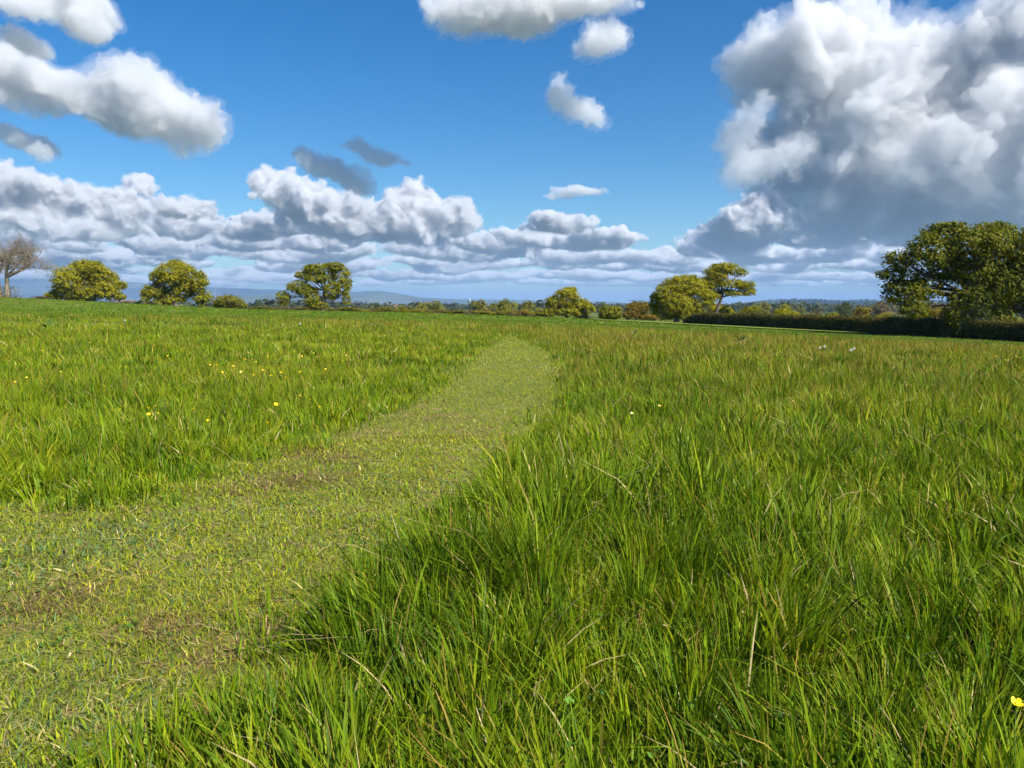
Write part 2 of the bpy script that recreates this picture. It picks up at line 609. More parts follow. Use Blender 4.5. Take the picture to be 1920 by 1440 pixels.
# fields of the far plain: patchwork of pasture, hay and ploughed ground
vp = b.node("ShaderNodeTexVoronoi", feature='F1')
b.put(vp.inputs["Vector"], b.v('MULTIPLY', pos, (1, 1, 0)))
vp.inputs["Scale"].default_value = 0.0042
hs = b.sep(vp.outputs["Color"])
farm = b.mix(b.ramp(hs[0], 0.3, 0.6), rgb(0.060, 0.095, 0.022), rgb(0.095, 0.120, 0.030))
farm = b.mix(b.ramp(hs[1], 0.72, 0.8), farm, rgb(0.16, 0.13, 0.07))
farm = b.mix(b.ramp(n3, 0.3, 0.7, 0.0, 0.4), farm, rgb(0.045, 0.070, 0.020))
dist = b.v('LENGTH', b.v('MULTIPLY', pos, (1, 1, 0)))
gcol = b.mix(b.ramp(dist, 170, 420), near, farm)
bs = b.node("ShaderNodeBsdfDiffuse")
b.put(bs.inputs["Color"], gcol)
bs.inputs["Roughness"].default_value = 0.6
b.l.new(bs.outputs[0], o.inputs["Surface"])
add_obj("ground", build_ground(), m_ground, kind="structure")

# mown path: a sheet just above the ground, trodden thatch with bare brown spots
m_path, b, o = new_mat("mown_turf")
pos = b.node("ShaderNodeNewGeometry").outputs["Position"]
a1 = b.noise(pos, 2.2, 6, 0.65)[0]
a2 = b.noise(pos, 40.0, 4, 0.7)[0]
a3 = b.noise(pos, 5.5, 3, 0.6)[0]
c1 = b.mix(b.ramp(a2, 0.32, 0.68), rgb(0.070, 0.088, 0.016), rgb(0.18, 0.19, 0.045))
c2 = b.mix(b.ramp(a2, 0.32, 0.68), rgb(0.075, 0.052, 0.025), rgb(0.27, 0.20, 0.10))
cc = b.mix(b.ramp(a3, 0.53, 0.66), c1, c2)
cc = b.mix(b.ramp(a1, 0.35, 0.65, 0.0, 0.35), cc, rgb(0.085, 0.115, 0.022))
bs = b.node("ShaderNodeBsdfDiffuse")
b.put(bs.inputs["Color"], cc)
b.l.new(bs.outputs[0], o.inputs["Surface"])


def sheet(name, cols, lift, mat, **kw):
    """Strip laid over the ground: cols is a list of rows of (x, y) across the strip."""
    A = np.array(cols, dtype=float)
    nr, nc = A.shape[:2]
    P = A.reshape(-1, 2)
    V = np.column_stack([P, ground_z(P[:, 0], P[:, 1]) + lift])
    j, i = np.meshgrid(np.arange(nr - 1), np.arange(nc - 1), indexing='ij')
    a = (j * nc + i).ravel()
    q = np.stack([a, a + 1, a + nc + 1, a + nc], axis=-1)
    return add_obj(name, mesh_from(name, V, q.ravel(), np.full(len(q), 4), True), mat, **kw)


ys = np.concatenate([np.linspace(0.6, 8, 75), np.linspace(8.2, _L[-1][1] + 0.3, 60)])
rows = []
for yy in ys:
    xl, xr = np.interp(yy, LY, LX), np.interp(yy, RY, RX)
    rows.append([(xl + (xr - xl) * t, yy) for t in np.linspace(0, 1, 9)])
sheet("mown_path", rows, 0.016, m_path, kind="structure")

# second mown strip running along the hedge
HEDGE_A = np.array((41.5, 39.0))
HEDGE_B = np.array((23.0, 101.0))
hd = (HEDGE_B - HEDGE_A) / np.linalg.norm(HEDGE_B - HEDGE_A)
hn = np.array((-hd[1], hd[0]))
if hn[0] > 0:
    hn = -hn
STRIP = []
m_strip, b, o = new_mat("mown_strip_turf")
pos = b.node("ShaderNodeNewGeometry").outputs["Position"]
a1 = b.noise(pos, 1.2, 5, 0.6)[0]
cc = b.mix(b.ramp(a1, 0.35, 0.65), rgb(0.105, 0.155, 0.028), rgb(0.150, 0.195, 0.040))
bs = b.node("ShaderNodeBsdfDiffuse")
b.put(bs.inputs["Color"], cc)
b.l.new(bs.outputs[0], o.inputs["Surface"])
for t in np.linspace(28.0, 72, 46):
    c = HEDGE_A + hd * t
    w0, w1 = 1.3, 1.3 + 9.0 * min(1.0, (t - 26) / 14)
    STRIP.append([tuple(c + hn * (w0 + (w1 - w0) * k)) for k in np.linspace(0, 1, 6)])
sheet("mown_strip_path", STRIP, 0.10, m_strip, kind="structure")


def strip_sd(x, y):
    """negative inside the mown strip by the hedge"""
    q = np.column_stack([x, y]) - HEDGE_A
    t = q @ hd
    w = q @ hn
    w1 = 1.3 + 9.0 * np.clip((t - 26) / 14, 0, 1)
    return np.where((t > 28) & (t < 72), np.maximum(w - w1, -w), 1.0)


# ------------------------------------------------------------------ distant hills
def hill(name, prof, r0, r1, seed, mat, rough=0.05):
    """prof: (u, v of the crest); the hill is a ridge between distances r0 and r1."""
    us = np.array([p[0] for p in prof], float)
    vs_ = np.array([p[1] for p in prof], float)
    uu = np.linspace(us[0], us[-1], 260)
    rr = np.linspace(r0, r1, 34)
    V = []
    rm = 0.5 * (r0 + r1)
    top = np.interp(uu, us, vs_)
    for r in rr:
        k = math.cos((r - rm) / (r1 - r0) * math.pi) ** 1.0
        k = max(0.0, k)
        dxs = (uu - 960) / F_PX
        hz = (568 - top) / F_PX * rm + CAM_H
        x = dxs * r
        nz = fbm(np.column_stack([x / (r1 - r0) * 3, np.full(len(x), r / (r1 - r0) * 3)]), 4, 0.5, seed)
        z = -40 + (hz + 40) * k * (1 + rough * nz * (1.15 - k) * 3)
        V.append(np.column_stack([x, np.full(len(x), r), z]))
    V = np.vstack(V)
    nc, nr = len(uu), len(rr)
    j, i = np.meshgrid(np.arange(nr - 1), np.arange(nc - 1), indexing='ij')
    a = (j * nc + i).ravel()
    q = np.stack([a, a + 1, a + nc + 1, a + nc], axis=-1)
    return add_obj(name, mesh_from(name, V, q.ravel(), np.full(len(q), 4), True), mat, kind="structure")


m_hill, b, o = new_mat("moorland")
pos = b.node("ShaderNodeNewGeometry").outputs["Position"]
v1 = b.node("ShaderNodeTexVoronoi", feature='F1')
b.put(v1.inputs["Vector"], b.v('MULTIPLY', pos, (1, 1, 0)))
v1.inputs["Scale"].default_value = 0.002
s1 = b.sep(v1.outputs["Color"])
hc = b.mix(b.ramp(s1[0], 0.2, 0.8), rgb(0.035, 0.048, 0.024), rgb(0.065, 0.075, 0.036))
hc = b.mix(b.ramp(b.noise(pos, 0.0008, 4, 0.6)[0], 0.45, 0.6), hc, rgb(0.034, 0.036, 0.03))
bs = b.node("ShaderNodeBsdfDiffuse")
b.put(bs.inputs["Color"], hc)
b.l.new(bs.outputs[0], o.inputs["Surface"])
hill("moor_hill", [(-420, 540), (-150, 527), (0, 523), (100, 524), (180, 526), (250, 530), (330, 534), (420, 540), (520, 543), (600, 548), (680, 556), (760, 566)], 10500, 14500, 5, m_hill)
hill("low_hill", [(560, 571), (620, 560), (655, 549), (690, 546), (715, 546), (750, 551), (790, 558), (860, 561), (940, 562), (1040, 564), (1140, 566), (1220, 571)], 8000, 10500, 9, m_hill, 0.03)
hill("foot_hill", [(300, 571), (360, 560), (420, 552), (470, 554), (540, 552), (590, 556), (660, 562), (720, 571)], 6500, 8600, 12, m_hill, 0.03)
m_wood, b, o = new_mat("wooded_hillside")
bs = b.node("ShaderNodeBsdfDiffuse")
pos = b.node("ShaderNodeNewGeometry").outputs["Position"]
b.put(bs.inputs["Color"], b.mix(b.ramp(b.noise(pos, 0.01, 4, 0.6)[0], 0.4, 0.6), rgb(0.022, 0.034, 0.012), rgb(0.045, 0.06, 0.02)))
b.l.new(bs.outputs[0], o.inputs["Surface"])
WOOD_PROF = [(1330, 580), (1400, 570), (1440, 565), (1490, 563), (1530, 564), (1580, 566), (1620, 564), (1660, 566), (1700, 567), (1790, 565), (1900, 566), (2050, 568), (2200, 580)]
hill("wooded_hill", WOOD_PROF, 3300, 4600, 15, m_wood, 0.02)

# ------------------------------------------------------------------ leaf and bark materials
def leaf_mat(name, trans=0.35, rough=0.5, spec=0.25):
    m, b, o = new_mat(name)
    at_ = b.node("ShaderNodeAttribute", attribute_name="tint")
    p = b.node("ShaderNodeBsdfPrincipled")
    b.put(p.inputs["Base Color"], at_.outputs["Color"])
    p.inputs["Roughness"].default_value = rough
    p.inputs["Specular IOR Level"].default_value = spec
    t = b.node("ShaderNodeBsdfTranslucent")
    b.put(t.inputs["Color"], b.v('MULTIPLY', at_.outputs["Color"], (1.15, 1.10, 0.75)))
    mx = b.node("ShaderNodeMixShader")
    mx.inputs[0].default_value = trans
    b.l.new(p.outputs[0], mx.inputs[1])
    b.l.new(t.outputs[0], mx.inputs[2])
    b.l.new(mx.outputs[0], o.inputs["Surface"])
    return m


M_LEAF = leaf_mat("tree_leaf", 0.41, 0.6, 0.08)
M_GRASS = leaf_mat("grass_blade", 0.38, 0.5, 0.10)


def bark_mat(name, c0, c1, scale):
    m, b, o = new_mat(name)
    tcx = b.node("ShaderNodeTexCoord").outputs["Object"]
    q = b.v('MULTIPLY', tcx, (1, 1, 0.3))
    n = b.noise(q, scale, 5, 0.65)[0]
    p = b.node("ShaderNodeBsdfPrincipled")
    b.put(p.inputs["Base Color"], b.mix(b.ramp(n, 0.35, 0.65), rgb(*c0), rgb(*c1)))
    p.inputs["Roughness"].default_value = 0.85
    bp = b.node("ShaderNodeBump")
    bp.inputs["Strength"].default_value = 0.6
    bp.inputs["Distance"].default_value = 0.04
    b.put(bp.inputs["Height"], n)
    b.l.new(bp.outputs[0], p.inputs["Normal"])
    b.l.new(p.outputs[0], o.inputs["Surface"])
    return m


M_BARK = bark_mat("oak_bark", (0.035, 0.027, 0.020), (0.11, 0.088, 0.062), 5.0)
M_PALEBARK = bark_mat("bare_bark", (0.105, 0.088, 0.062), (0.25, 0.21, 0.155), 4.0)


def set_tint(me, rgbs):
    at_ = me.attributes.new("tint", 'FLOAT_COLOR', 'POINT')
    c = np.ones((len(rgbs), 4), dtype=np.float32)
    c[:, :3] = rgbs
    at_.data.foreach_set("color", c.ravel())


def leaf_quads(centres, normals, sizes, rng, cols, aspect=0.62):
    """Leaf-shaped quads (a bent rhombus): returns verts, faces, per-vertex tints."""
    n = len(centres)
    nn = normals / np.maximum(np.linalg.norm(normals, axis=1, keepdims=True), 1e-9)
    h = rng.normal(size=(n, 3))
    a = np.cross(nn, h)
    a /= np.maximum(np.linalg.norm(a, axis=1, keepdims=True), 1e-9)
    bb = np.cross(nn, a)
    s = sizes[:, None]
    p0 = centres - a * s * 0.5
    p2 = centres + a * s * 0.5
    p1 = centres + bb * s * 0.5 * aspect + nn * s * 0.10
    p3 = centres - bb * s * 0.5 * aspect + nn * s * 0.10
    V = np.stack([p0, p1, p2, p3], axis=1).reshape(-1, 3)
    base = np.arange(n) * 4
    F = np.stack([base, base + 1, base + 2, base + 3], axis=1)
    return V, F, np.repeat(cols, 4, axis=0)


def tube(points, radii, sides=7):
    """Tapered tube through points: verts, quad faces."""
    P = np.array(points, dtype=float)
    n = len(P)
    T = np.gradient(P, axis=0)
    T /= np.maximum(np.linalg.norm(T, axis=1, keepdims=True), 1e-9)
    ref = np.array((0.0, 1.0, 0.13))
    A = np.cross(T, ref)
    A /= np.maximum(np.linalg.norm(A, axis=1, keepdims=True), 1e-9)
    B = np.cross(T, A)
    ang = np.linspace(0, 2 * math.pi, sides, endpoint=False)
    r = np.array(radii)[:, None, None]
    ring = P[:, None] + r * (np.cos(ang)[None, :, None] * A[:, None] + np.sin(ang)[None, :, None] * B[:, None])
    V = ring.reshape(-1, 3)
    j, i = np.meshgrid(np.arange(n - 1), np.arange(sides), indexing='ij')
    a = (j * sides + i).ravel()
    b2 = (j * sides + (i + 1) % sides).ravel()
    return V, np.stack([a, b2, b2 + sides, a + sides], axis=1)


def join(parts):
    V, F, n0 = [], [], 0
    for v, f in parts:
        V.append(v)
        F.append(f + n0)
        n0 += len(v)
    return np.vstack(V), np.vstack(F)


def bent(p, q, rng, k=6, sag=0.12):
    p, q = np.array(p, float), np.array(q, float)
    L = np.linalg.norm(q - p)
    t = np.linspace(0, 1, k)[:, None]
    off = rng.normal(size=3) * sag * L
    off2 = rng.normal(size=3) * sag * 0.5 * L
    return p + (q - p) * t + off * np.sin(t * math.pi) + off2 * np.sin(t * 2 * math.pi)


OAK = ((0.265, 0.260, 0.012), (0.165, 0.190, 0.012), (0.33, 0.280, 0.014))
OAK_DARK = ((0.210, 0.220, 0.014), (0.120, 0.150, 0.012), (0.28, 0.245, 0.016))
OAK_SHADE = ((0.125, 0.145, 0.013), (0.058, 0.084, 0.010), (0.215, 0.200, 0.015))  # mature leaf green, darkened to stand in for the crown's own shadow
OLIVE = ((0.180, 0.180, 0.016), (0.12, 0.135, 0.015), (0.23, 0.195, 0.018))
RUSSET = ((0.19, 0.140, 0.018), (0.13, 0.112, 0.016), (0.23, 0.155, 0.020))
SCRUB = ((0.145, 0.115, 0.055), (0.10, 0.095, 0.035), (0.18, 0.13, 0.07))
DEEP = ((0.055, 0.085, 0.018), (0.038, 0.060, 0.014), (0.09, 0.105, 0.022))


def tint_of(pal, n, clump, rng):
    p = np.array(pal)
    w = np.clip(clump * 0.6 + rng.normal(size=n) * 0.45, -1, 1)
    c = np.where(w[:, None] < 0, p[0] + (p[1] - p[0]) * -w[:, None], p[0] + (p[2] - p[0]) * w[:, None])
    return c * np.exp(rng.normal(size=(n, 1)) * 0.13)


def crown_leaves(lobes, nleaf, leaf, pal, rng, clump_r=0.30, hollow=0.55, flat=0.8):
    """lobes: (centre, (rx, ry, rz)); leaf clumps spread through each lobe's outer volume."""
    C, N, S, K = [], [], [], []
    vol = np.array([max(l[1]) * sorted(l[1])[1] for l in lobes])
    for (c, r), w in zip(lobes, vol / vol.sum()):
        n = max(60, int(nleaf * w))
        c, r = np.array(c), np.array(r)
        m = max(9, int(20 + 34 * w * len(lobes)))
        q = rng.normal(size=(m, 3))
        q /= np.linalg.norm(q, axis=1, keepdims=True)
        rad = hollow + (1 - hollow) * rng.random(m) ** 0.6
        rc = clump_r * min(r) * rng.uniform(0.55, 1.25, m)
        cc = c + q * (r - 0.5 * rc[:, None]) * rad[:, None]
        k = rng.choice(m, n, p=rc ** 2 / (rc ** 2).sum())
        d = rng.normal(size=(n, 3))
        d /= np.linalg.norm(d, axis=1, keepdims=True)
        rr = np.minimum(np.abs(rng.normal(size=n)) * 0.62, 1.7)
        off = d * rr[:, None] * rc[k][:, None] * np.array((1.15, 1.15, flat))
        pos_ = cc[k] + off
        loose = rng.random(n) < 0.22
        dq = rng.normal(size=(n, 3))
        dq /= np.linalg.norm(dq, axis=1, keepdims=True)
        pos_ = np.where(loose[:, None], c + dq * r * (0.35 + 0.67 * rng.random((n, 1)) ** 0.7), pos_)
        C.append(pos_)
        N.append(d * 0.8 + q[k] * 0.5 + np.array((0, 0, 0.45)) + rng.normal(size=(n, 3)) * 0.45)
        S.append(leaf * rng.uniform(0.6, 1.35, n))
        K.append(rng.normal(size=m)[k] * 0.7)
    C, N, S, K = np.vstack(C), np.vstack(N), np.concatenate(S), np.concatenate(K)
    cols = tint_of(pal, len(C), K, rng)
    return leaf_quads(C, N, S, rng, cols)


def make_crown(name, lobes, nleaf, leaf, pal, rng, parent=None, mat=None, origin=None, **kw):
    V, F, Ct = crown_leaves(lobes, nleaf, leaf, pal, rng, **kw)
    if origin is not None:
        V = V - np.array(origin)
    me = mesh_from(name, V, F.ravel(), np.full(len(F), 4))
    set_tint(me, Ct)
    o = add_obj(name, me, mat or M_LEAF, parent=parent)
    return o


def empty(name, loc, label, cat, group=None):
    e = bpy.data.objects.new(name, None)
    e.empty_display_size = 0.3
    COL.objects.link(e)
    e.location = loc
    e["label"] = label
    e["category"] = cat
    if group:
        e["group"] = group
    return e


def px_lobes(spec, dist, rng, depth=0.9, spread=0.45):
    out_ = []
    k = dist / F_PX
    for (u, v, ru, rv) in spec:
        x, y, z = at(u, v, dist)
        rx, rz = ru * k, rv * k
        ry = depth * math.sqrt(rx * rz)
        out_.append(((x, y + rng.uniform(-spread, spread) * rx, z), (rx, ry, rz)))
    return out_


def make_tree(name, label, cat, dist, base_u, trunk_w, spec, nleaf, leaf, pal, seed, fork=0.35, lean_u=0.0, limbs=True, group=None, bark=None, ivy=0, **kw):
    rng = np.random.default_rng(seed)
    x0 = pix_dir(base_u, 600)[0] * dist
    z0 = GZ(x0, dist)
    e = empty(name, (x0, dist, z0), label, cat, group)
    org = np.array((x0, dist, z0))
    lobes = px_lobes(spec, dist, rng)
    make_crown("crown", lobes, nleaf, leaf, pal, rng, e, origin=org, **kw)
    zt = max(l[0][2] + l[1][2] for l in lobes)
    H = zt - z0
    fx = lean_u * dist / F_PX
    top = np.array((fx, 0, H * fork))
    trunk = bent((0, 0, -0.3), top, rng, 7, 0.03)
    rt = trunk_w
    radii = np.linspace(rt * 1.0, rt * 0.62, 7)
    radii[0] *= 1.45
    radii[1] *= 1.12
    parts = [tube(trunk, radii, 10)]
    V, F = join(parts)
    tk = add_obj("trunk", mesh_from("trunk", V, F.ravel(), np.full(len(F), 4), True), bark or M_BARK, e)
    if limbs:
        for (c, r) in lobes:
            tgt = np.array(c) - org + np.array((0, r[1] * 0.45, r[2] * 0.2))
            st = trunk[-1] if tgt[2] > top[2] else trunk[4] + (trunk[5] - trunk[4]) * rng.random()
            pts = bent(st, tgt, rng, 8, 0.03)
            lr = rt * 0.40 * min(1.0, max(0.35, (max(r) / (0.3 * H))))
            pp = [tube(pts, np.linspace(lr, lr * 0.28, 8), 7)]
            for _ in range(7):
                i = rng.integers(3, 8)
                q = rng.normal(size=3)
                q /= np.linalg.norm(q)
                q[2] = abs(q[2]) * 0.7
                en = np.array(c) - org + q * np.array(r) * rng.uniform(0.6, 0.95)
                pp.append(tube(bent(pts[i], en, rng, 5, 0.09), np.linspace(lr * 0.34, lr * 0.10, 5), 5))
            V, F = join(pp)
            add_obj("limb", mesh_from("limb", V, F.ravel(), np.full(len(F), 4), True), bark or M_BARK, tk)
    if ivy:
        n = ivy
        t = rng.random(n)
        i = np.clip((t * 5.99).astype(int), 0, 5)
        f = t * 6 - i
        cpos = trunk[i] + (trunk[i + 1] - trunk[i]) * np.clip(f, 0, 1)[:, None]
        d = rng.normal(size=(n, 3)) * np.array((1, 1, 0.25))
        d /= np.linalg.norm(d, axis=1, keepdims=True)
        rad = rt * (1.25 + 0.6 * rng.random(n)) * (1.35 - 0.35 * t)
        V, F, Ct = leaf_quads(cpos + d * rad[:, None], d + rng.normal(size=(n, 3)) * 0.4, rng.uniform(0.09, 0.2, n), rng, tint_of(DEEP, n, np.zeros(n), rng))
        me = mesh_from("ivy", V, F.ravel(), np.full(len(F), 4))
        set_tint(me, Ct)
        add_obj("ivy", me, M_LEAF, tk)
    return e


# big oak standing in the hedge
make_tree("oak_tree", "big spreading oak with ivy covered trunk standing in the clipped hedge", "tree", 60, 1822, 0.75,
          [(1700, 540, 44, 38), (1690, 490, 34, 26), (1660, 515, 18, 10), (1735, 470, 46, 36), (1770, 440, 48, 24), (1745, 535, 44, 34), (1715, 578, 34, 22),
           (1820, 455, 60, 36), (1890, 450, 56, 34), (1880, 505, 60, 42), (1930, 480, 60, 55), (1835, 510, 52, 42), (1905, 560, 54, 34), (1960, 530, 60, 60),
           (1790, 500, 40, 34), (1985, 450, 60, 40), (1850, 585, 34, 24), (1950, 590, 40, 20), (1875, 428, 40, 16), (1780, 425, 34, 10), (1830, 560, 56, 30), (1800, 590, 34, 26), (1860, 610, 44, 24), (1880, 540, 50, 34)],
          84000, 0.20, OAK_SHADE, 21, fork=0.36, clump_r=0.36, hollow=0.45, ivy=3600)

# the three field oaks
make_tree("oak_tree", "dense round yellow-green oak whose boughs sweep down to the grass", "tree", 139, 166, 0.55,
          [(160, 512, 36, 26), (130, 525, 28, 28), (195, 525, 28, 24), (120, 550, 26, 16), (160, 548, 36, 20), (208, 548, 24, 16), (100, 556, 15, 10), (228, 535, 12, 10), (150, 498, 26, 12), (180, 505, 22, 16), (222, 556, 14, 9)],
          36000, 0.30, OAK, 31, fork=0.3, clump_r=0.36)
make_tree("oak_tree", "lobed yellow-green oak next to the low round bush", "tree", 135, 332, 0.5,
          [(325, 512, 30, 24), (300, 520, 22, 16), (350, 512, 20, 20), (375, 528, 17, 22), (290, 546, 26, 18), (335, 545, 26, 24), (375, 556, 20, 16), (318, 560, 26, 13), (328, 495, 18, 10), (352, 535, 18, 16), (275, 552, 12, 12)],
          32000, 0.29, OAK, 32, fork=0.32, clump_r=0.34)
make_tree("oak_tree", "wide open oak with see-through crown and dark forked trunk, scrub at its foot", "tree", 130, 607, 0.5,
          [(600, 505, 34, 12), (570, 515, 20, 10), (635, 515, 22, 20), (595, 522, 26, 12), (560, 538, 24, 14), (645, 540, 16, 16), (530, 560, 15, 16), (585, 556, 20, 24), (570, 545, 16, 14), (622, 545, 18, 20), (652, 530, 11, 8), (650, 562, 9, 12), (628, 500, 20, 9), (598, 575, 20, 9)],
          28000, 0.27, OAK_DARK, 33, fork=0.42, clump_r=0.30, hollow=0.6, lean_u=4)
make_tree("low_bush", "low domed green bush between two of the field oaks", "bush", 125, 432, 0.16,
          [(432, 566, 30, 14), (415, 573, 18, 8), (450, 573, 17, 8)], 8000, 0.25, OLIVE, 34, fork=0.4, clump_r=0.34, limbs=False)
make_tree("hawthorn_tree", "bushy yellow-green tree standing alone at the field edge beyond the path", "tree", 150, 1062, 0.4,
          [(1062, 558, 26, 20), (1040, 568, 20, 16), (1088, 572, 22, 14), (1070, 545, 14, 9), (1105, 580, 12, 10), (1030, 585, 14, 10), (1062, 583, 26, 11), (1090, 588, 16, 8)],
          20000, 0.32, OAK, 35, fork=0.3, clump_r=0.34)
make_tree("round_bush", "dark round bush with a sunlit flank beside the russet bush", "bush", 140, 1142, 0.2,
          [(1138, 584, 18, 14), (1152, 586, 18, 13), (1145, 593, 24, 7)], 8000, 0.27, OAK_DARK, 36, fork=0.4, limbs=False, clump_r=0.34)
make_tree("russet_bush", "russet brown bush next to the tall thicket", "bush", 130, 1192, 0.2,
          [(1190, 580, 20, 14), (1205, 577, 16, 14), (1180, 590, 16, 10), (1203, 592, 20, 9)], 8000, 0.26, RUSSET, 37, fork=0.4, limbs=False, clump_r=0.34)
make_tree("thicket_tree", "dense rounded thicket tree leaning into its neighbour at the hedge end", "tree", 114, 1268, 0.45,
          [(1275, 535, 34, 20), (1250, 550, 26, 22), (1300, 542, 28, 22), (1325, 560, 18, 16), (1230, 568, 14, 20), (1265, 570, 32, 22), (1300, 575, 26, 18), (1245, 590, 24, 11), (1285, 592, 26, 9), (1290, 525, 22, 11)],
          32000, 0.27, OAK, 38, fork=0.3, clump_r=0.34)
make_tree("leaning_tree", "leaning tree with thin flat-topped crown and bare dark bough rising over the hedge", "tree", 118, 1338, 0.34,
          [(1360, 502, 34, 11), (1335, 512, 20, 12), (1385, 512, 18, 9), (1372, 532, 30, 10), (1400, 540, 18, 9), (1330, 530, 16, 10), (1350, 520, 18, 9), (1410, 545, 8, 6), (1360, 545, 20, 6), (1325, 545, 24, 16), (1340, 528, 24, 14), (1350, 508, 30, 14), (1395, 534, 22, 9), (1405, 548, 14, 8), (1380, 550, 24, 7), (1335, 556, 20, 12), (1318, 528, 18, 12)],
          21000, 0.22, OAK, 39, fork=0.42, lean_u=14, clump_r=0.40, hollow=0.35)

# ------------------------------------------------------------------ the bare tree
def bare_tree():
    rng = np.random.default_rng(77)
    dist = 104
    x0 = pix_dir(10, 560)[0] * dist
    z0 = GZ(x0, dist)
    e = empty("bare_tree", (x0, dist, z0), "leafless pale tree with tangled twigs at the field corner", "tree")
    big, fine = [], []

    def grow(p, d, L, r, lvl):
        k = 6 if lvl < 2 else 4
        pts = [np.array(p)]
        dd = np.array(d)
        for _ in range(k - 1):
            dd = dd + rng.normal(size=3) * (0.16 if lvl else 0.08) + np.array((0, 0, 0.05 if lvl < 3 else -0.01))
            dd /= np.linalg.norm(dd)
            pts.append(pts[-1] + dd * L / (k - 1))
        rad = np.linspace(r, r * 0.55, k)
        (big if lvl < 3 else fine).append(tube(pts, rad, 8 if lvl < 2 else (5 if lvl < 4 else 3)))
        if lvl >= 6:
            return
        n = (4, 4, 4, 4, 3, 2)[lvl]
        for i in range(n):
            t = rng.uniform(0.45, 1.0) if lvl else rng.uniform(0.75, 1.0)
            b0 = pts[min(k - 1, int(t * (k - 1) + 0.5))]
            q = rng.normal(size=3)
            q[1] *= 0.9
            q /= np.linalg.norm(q)
            nd = dd * 0.75 + q * (0.85 if lvl else 0.9) + np.array((0.0, 0, 0.10))
            nd /= np.linalg.norm(nd)
            grow(b0, nd, L * rng.uniform(0.55, 0.8), max(r * rng.uniform(0.42, 0.6), 0.011), lvl + 1)

    grow((0.2, 0, -0.2), (0.16, 0, 1.0), 3.9, 0.36, 0)
    grow((-0.5, 0, -0.2), (-0.30, 0.1, 1.0), 3.6, 0.30, 0)
    grow((0.6, 0.1, 2.8), (0.9, 0.0, 0.45), 3.4, 0.18, 1)
    V, F = join(big)
    add_obj("trunk", mesh_from("trunk", V, F.ravel(), np.full(len(F), 4), True), M_PALEBARK, e)
    V, F = join(fine)
    t = add_obj("twigs", mesh_from("twigs", V, F.ravel(), np.full(len(F), 4), True), M_PALEBARK, e)
    t["kind"] = "stuff"
    tips = np.vstack([f_[0][-3:] for f_ in fine if len(f_[0]) == 12])
    n = 15000
    c = tips[rng.integers(0, len(tips), n)] + rng.normal(size=(n, 3)) * 0.10
    V, F, Ct = leaf_quads(c, rng.normal(size=(n, 3)), rng.uniform(0.035, 0.085, n), rng, tint_of(((0.19, 0.175, 0.10), (0.13, 0.125, 0.07), (0.26, 0.23, 0.14)), n, np.zeros(n), rng))
    me = mesh_from("buds", V, F.ravel(), np.full(len(F), 4))
    set_tint(me, Ct)
    add_obj("buds", me, M_LEAF, t, kind="stuff")
    n = 900
    c = np.column_stack([rng.normal(0.1, 0.8, n), rng.normal(0, 0.8, n), rng.random(n) ** 1.6 * 1.5])
    V, F, Ct = leaf_quads(c, rng.normal(size=(n, 3)), rng.uniform(0.08, 0.22, n), rng, tint_of(SCRUB, n, np.zeros(n), rng))
    me = mesh_from("undergrowth", V, F.ravel(), np.full(len(F), 4))
    set_tint(me, Ct)
    add_obj("undergrowth", me, M_LEAF, e)


bare_tree()

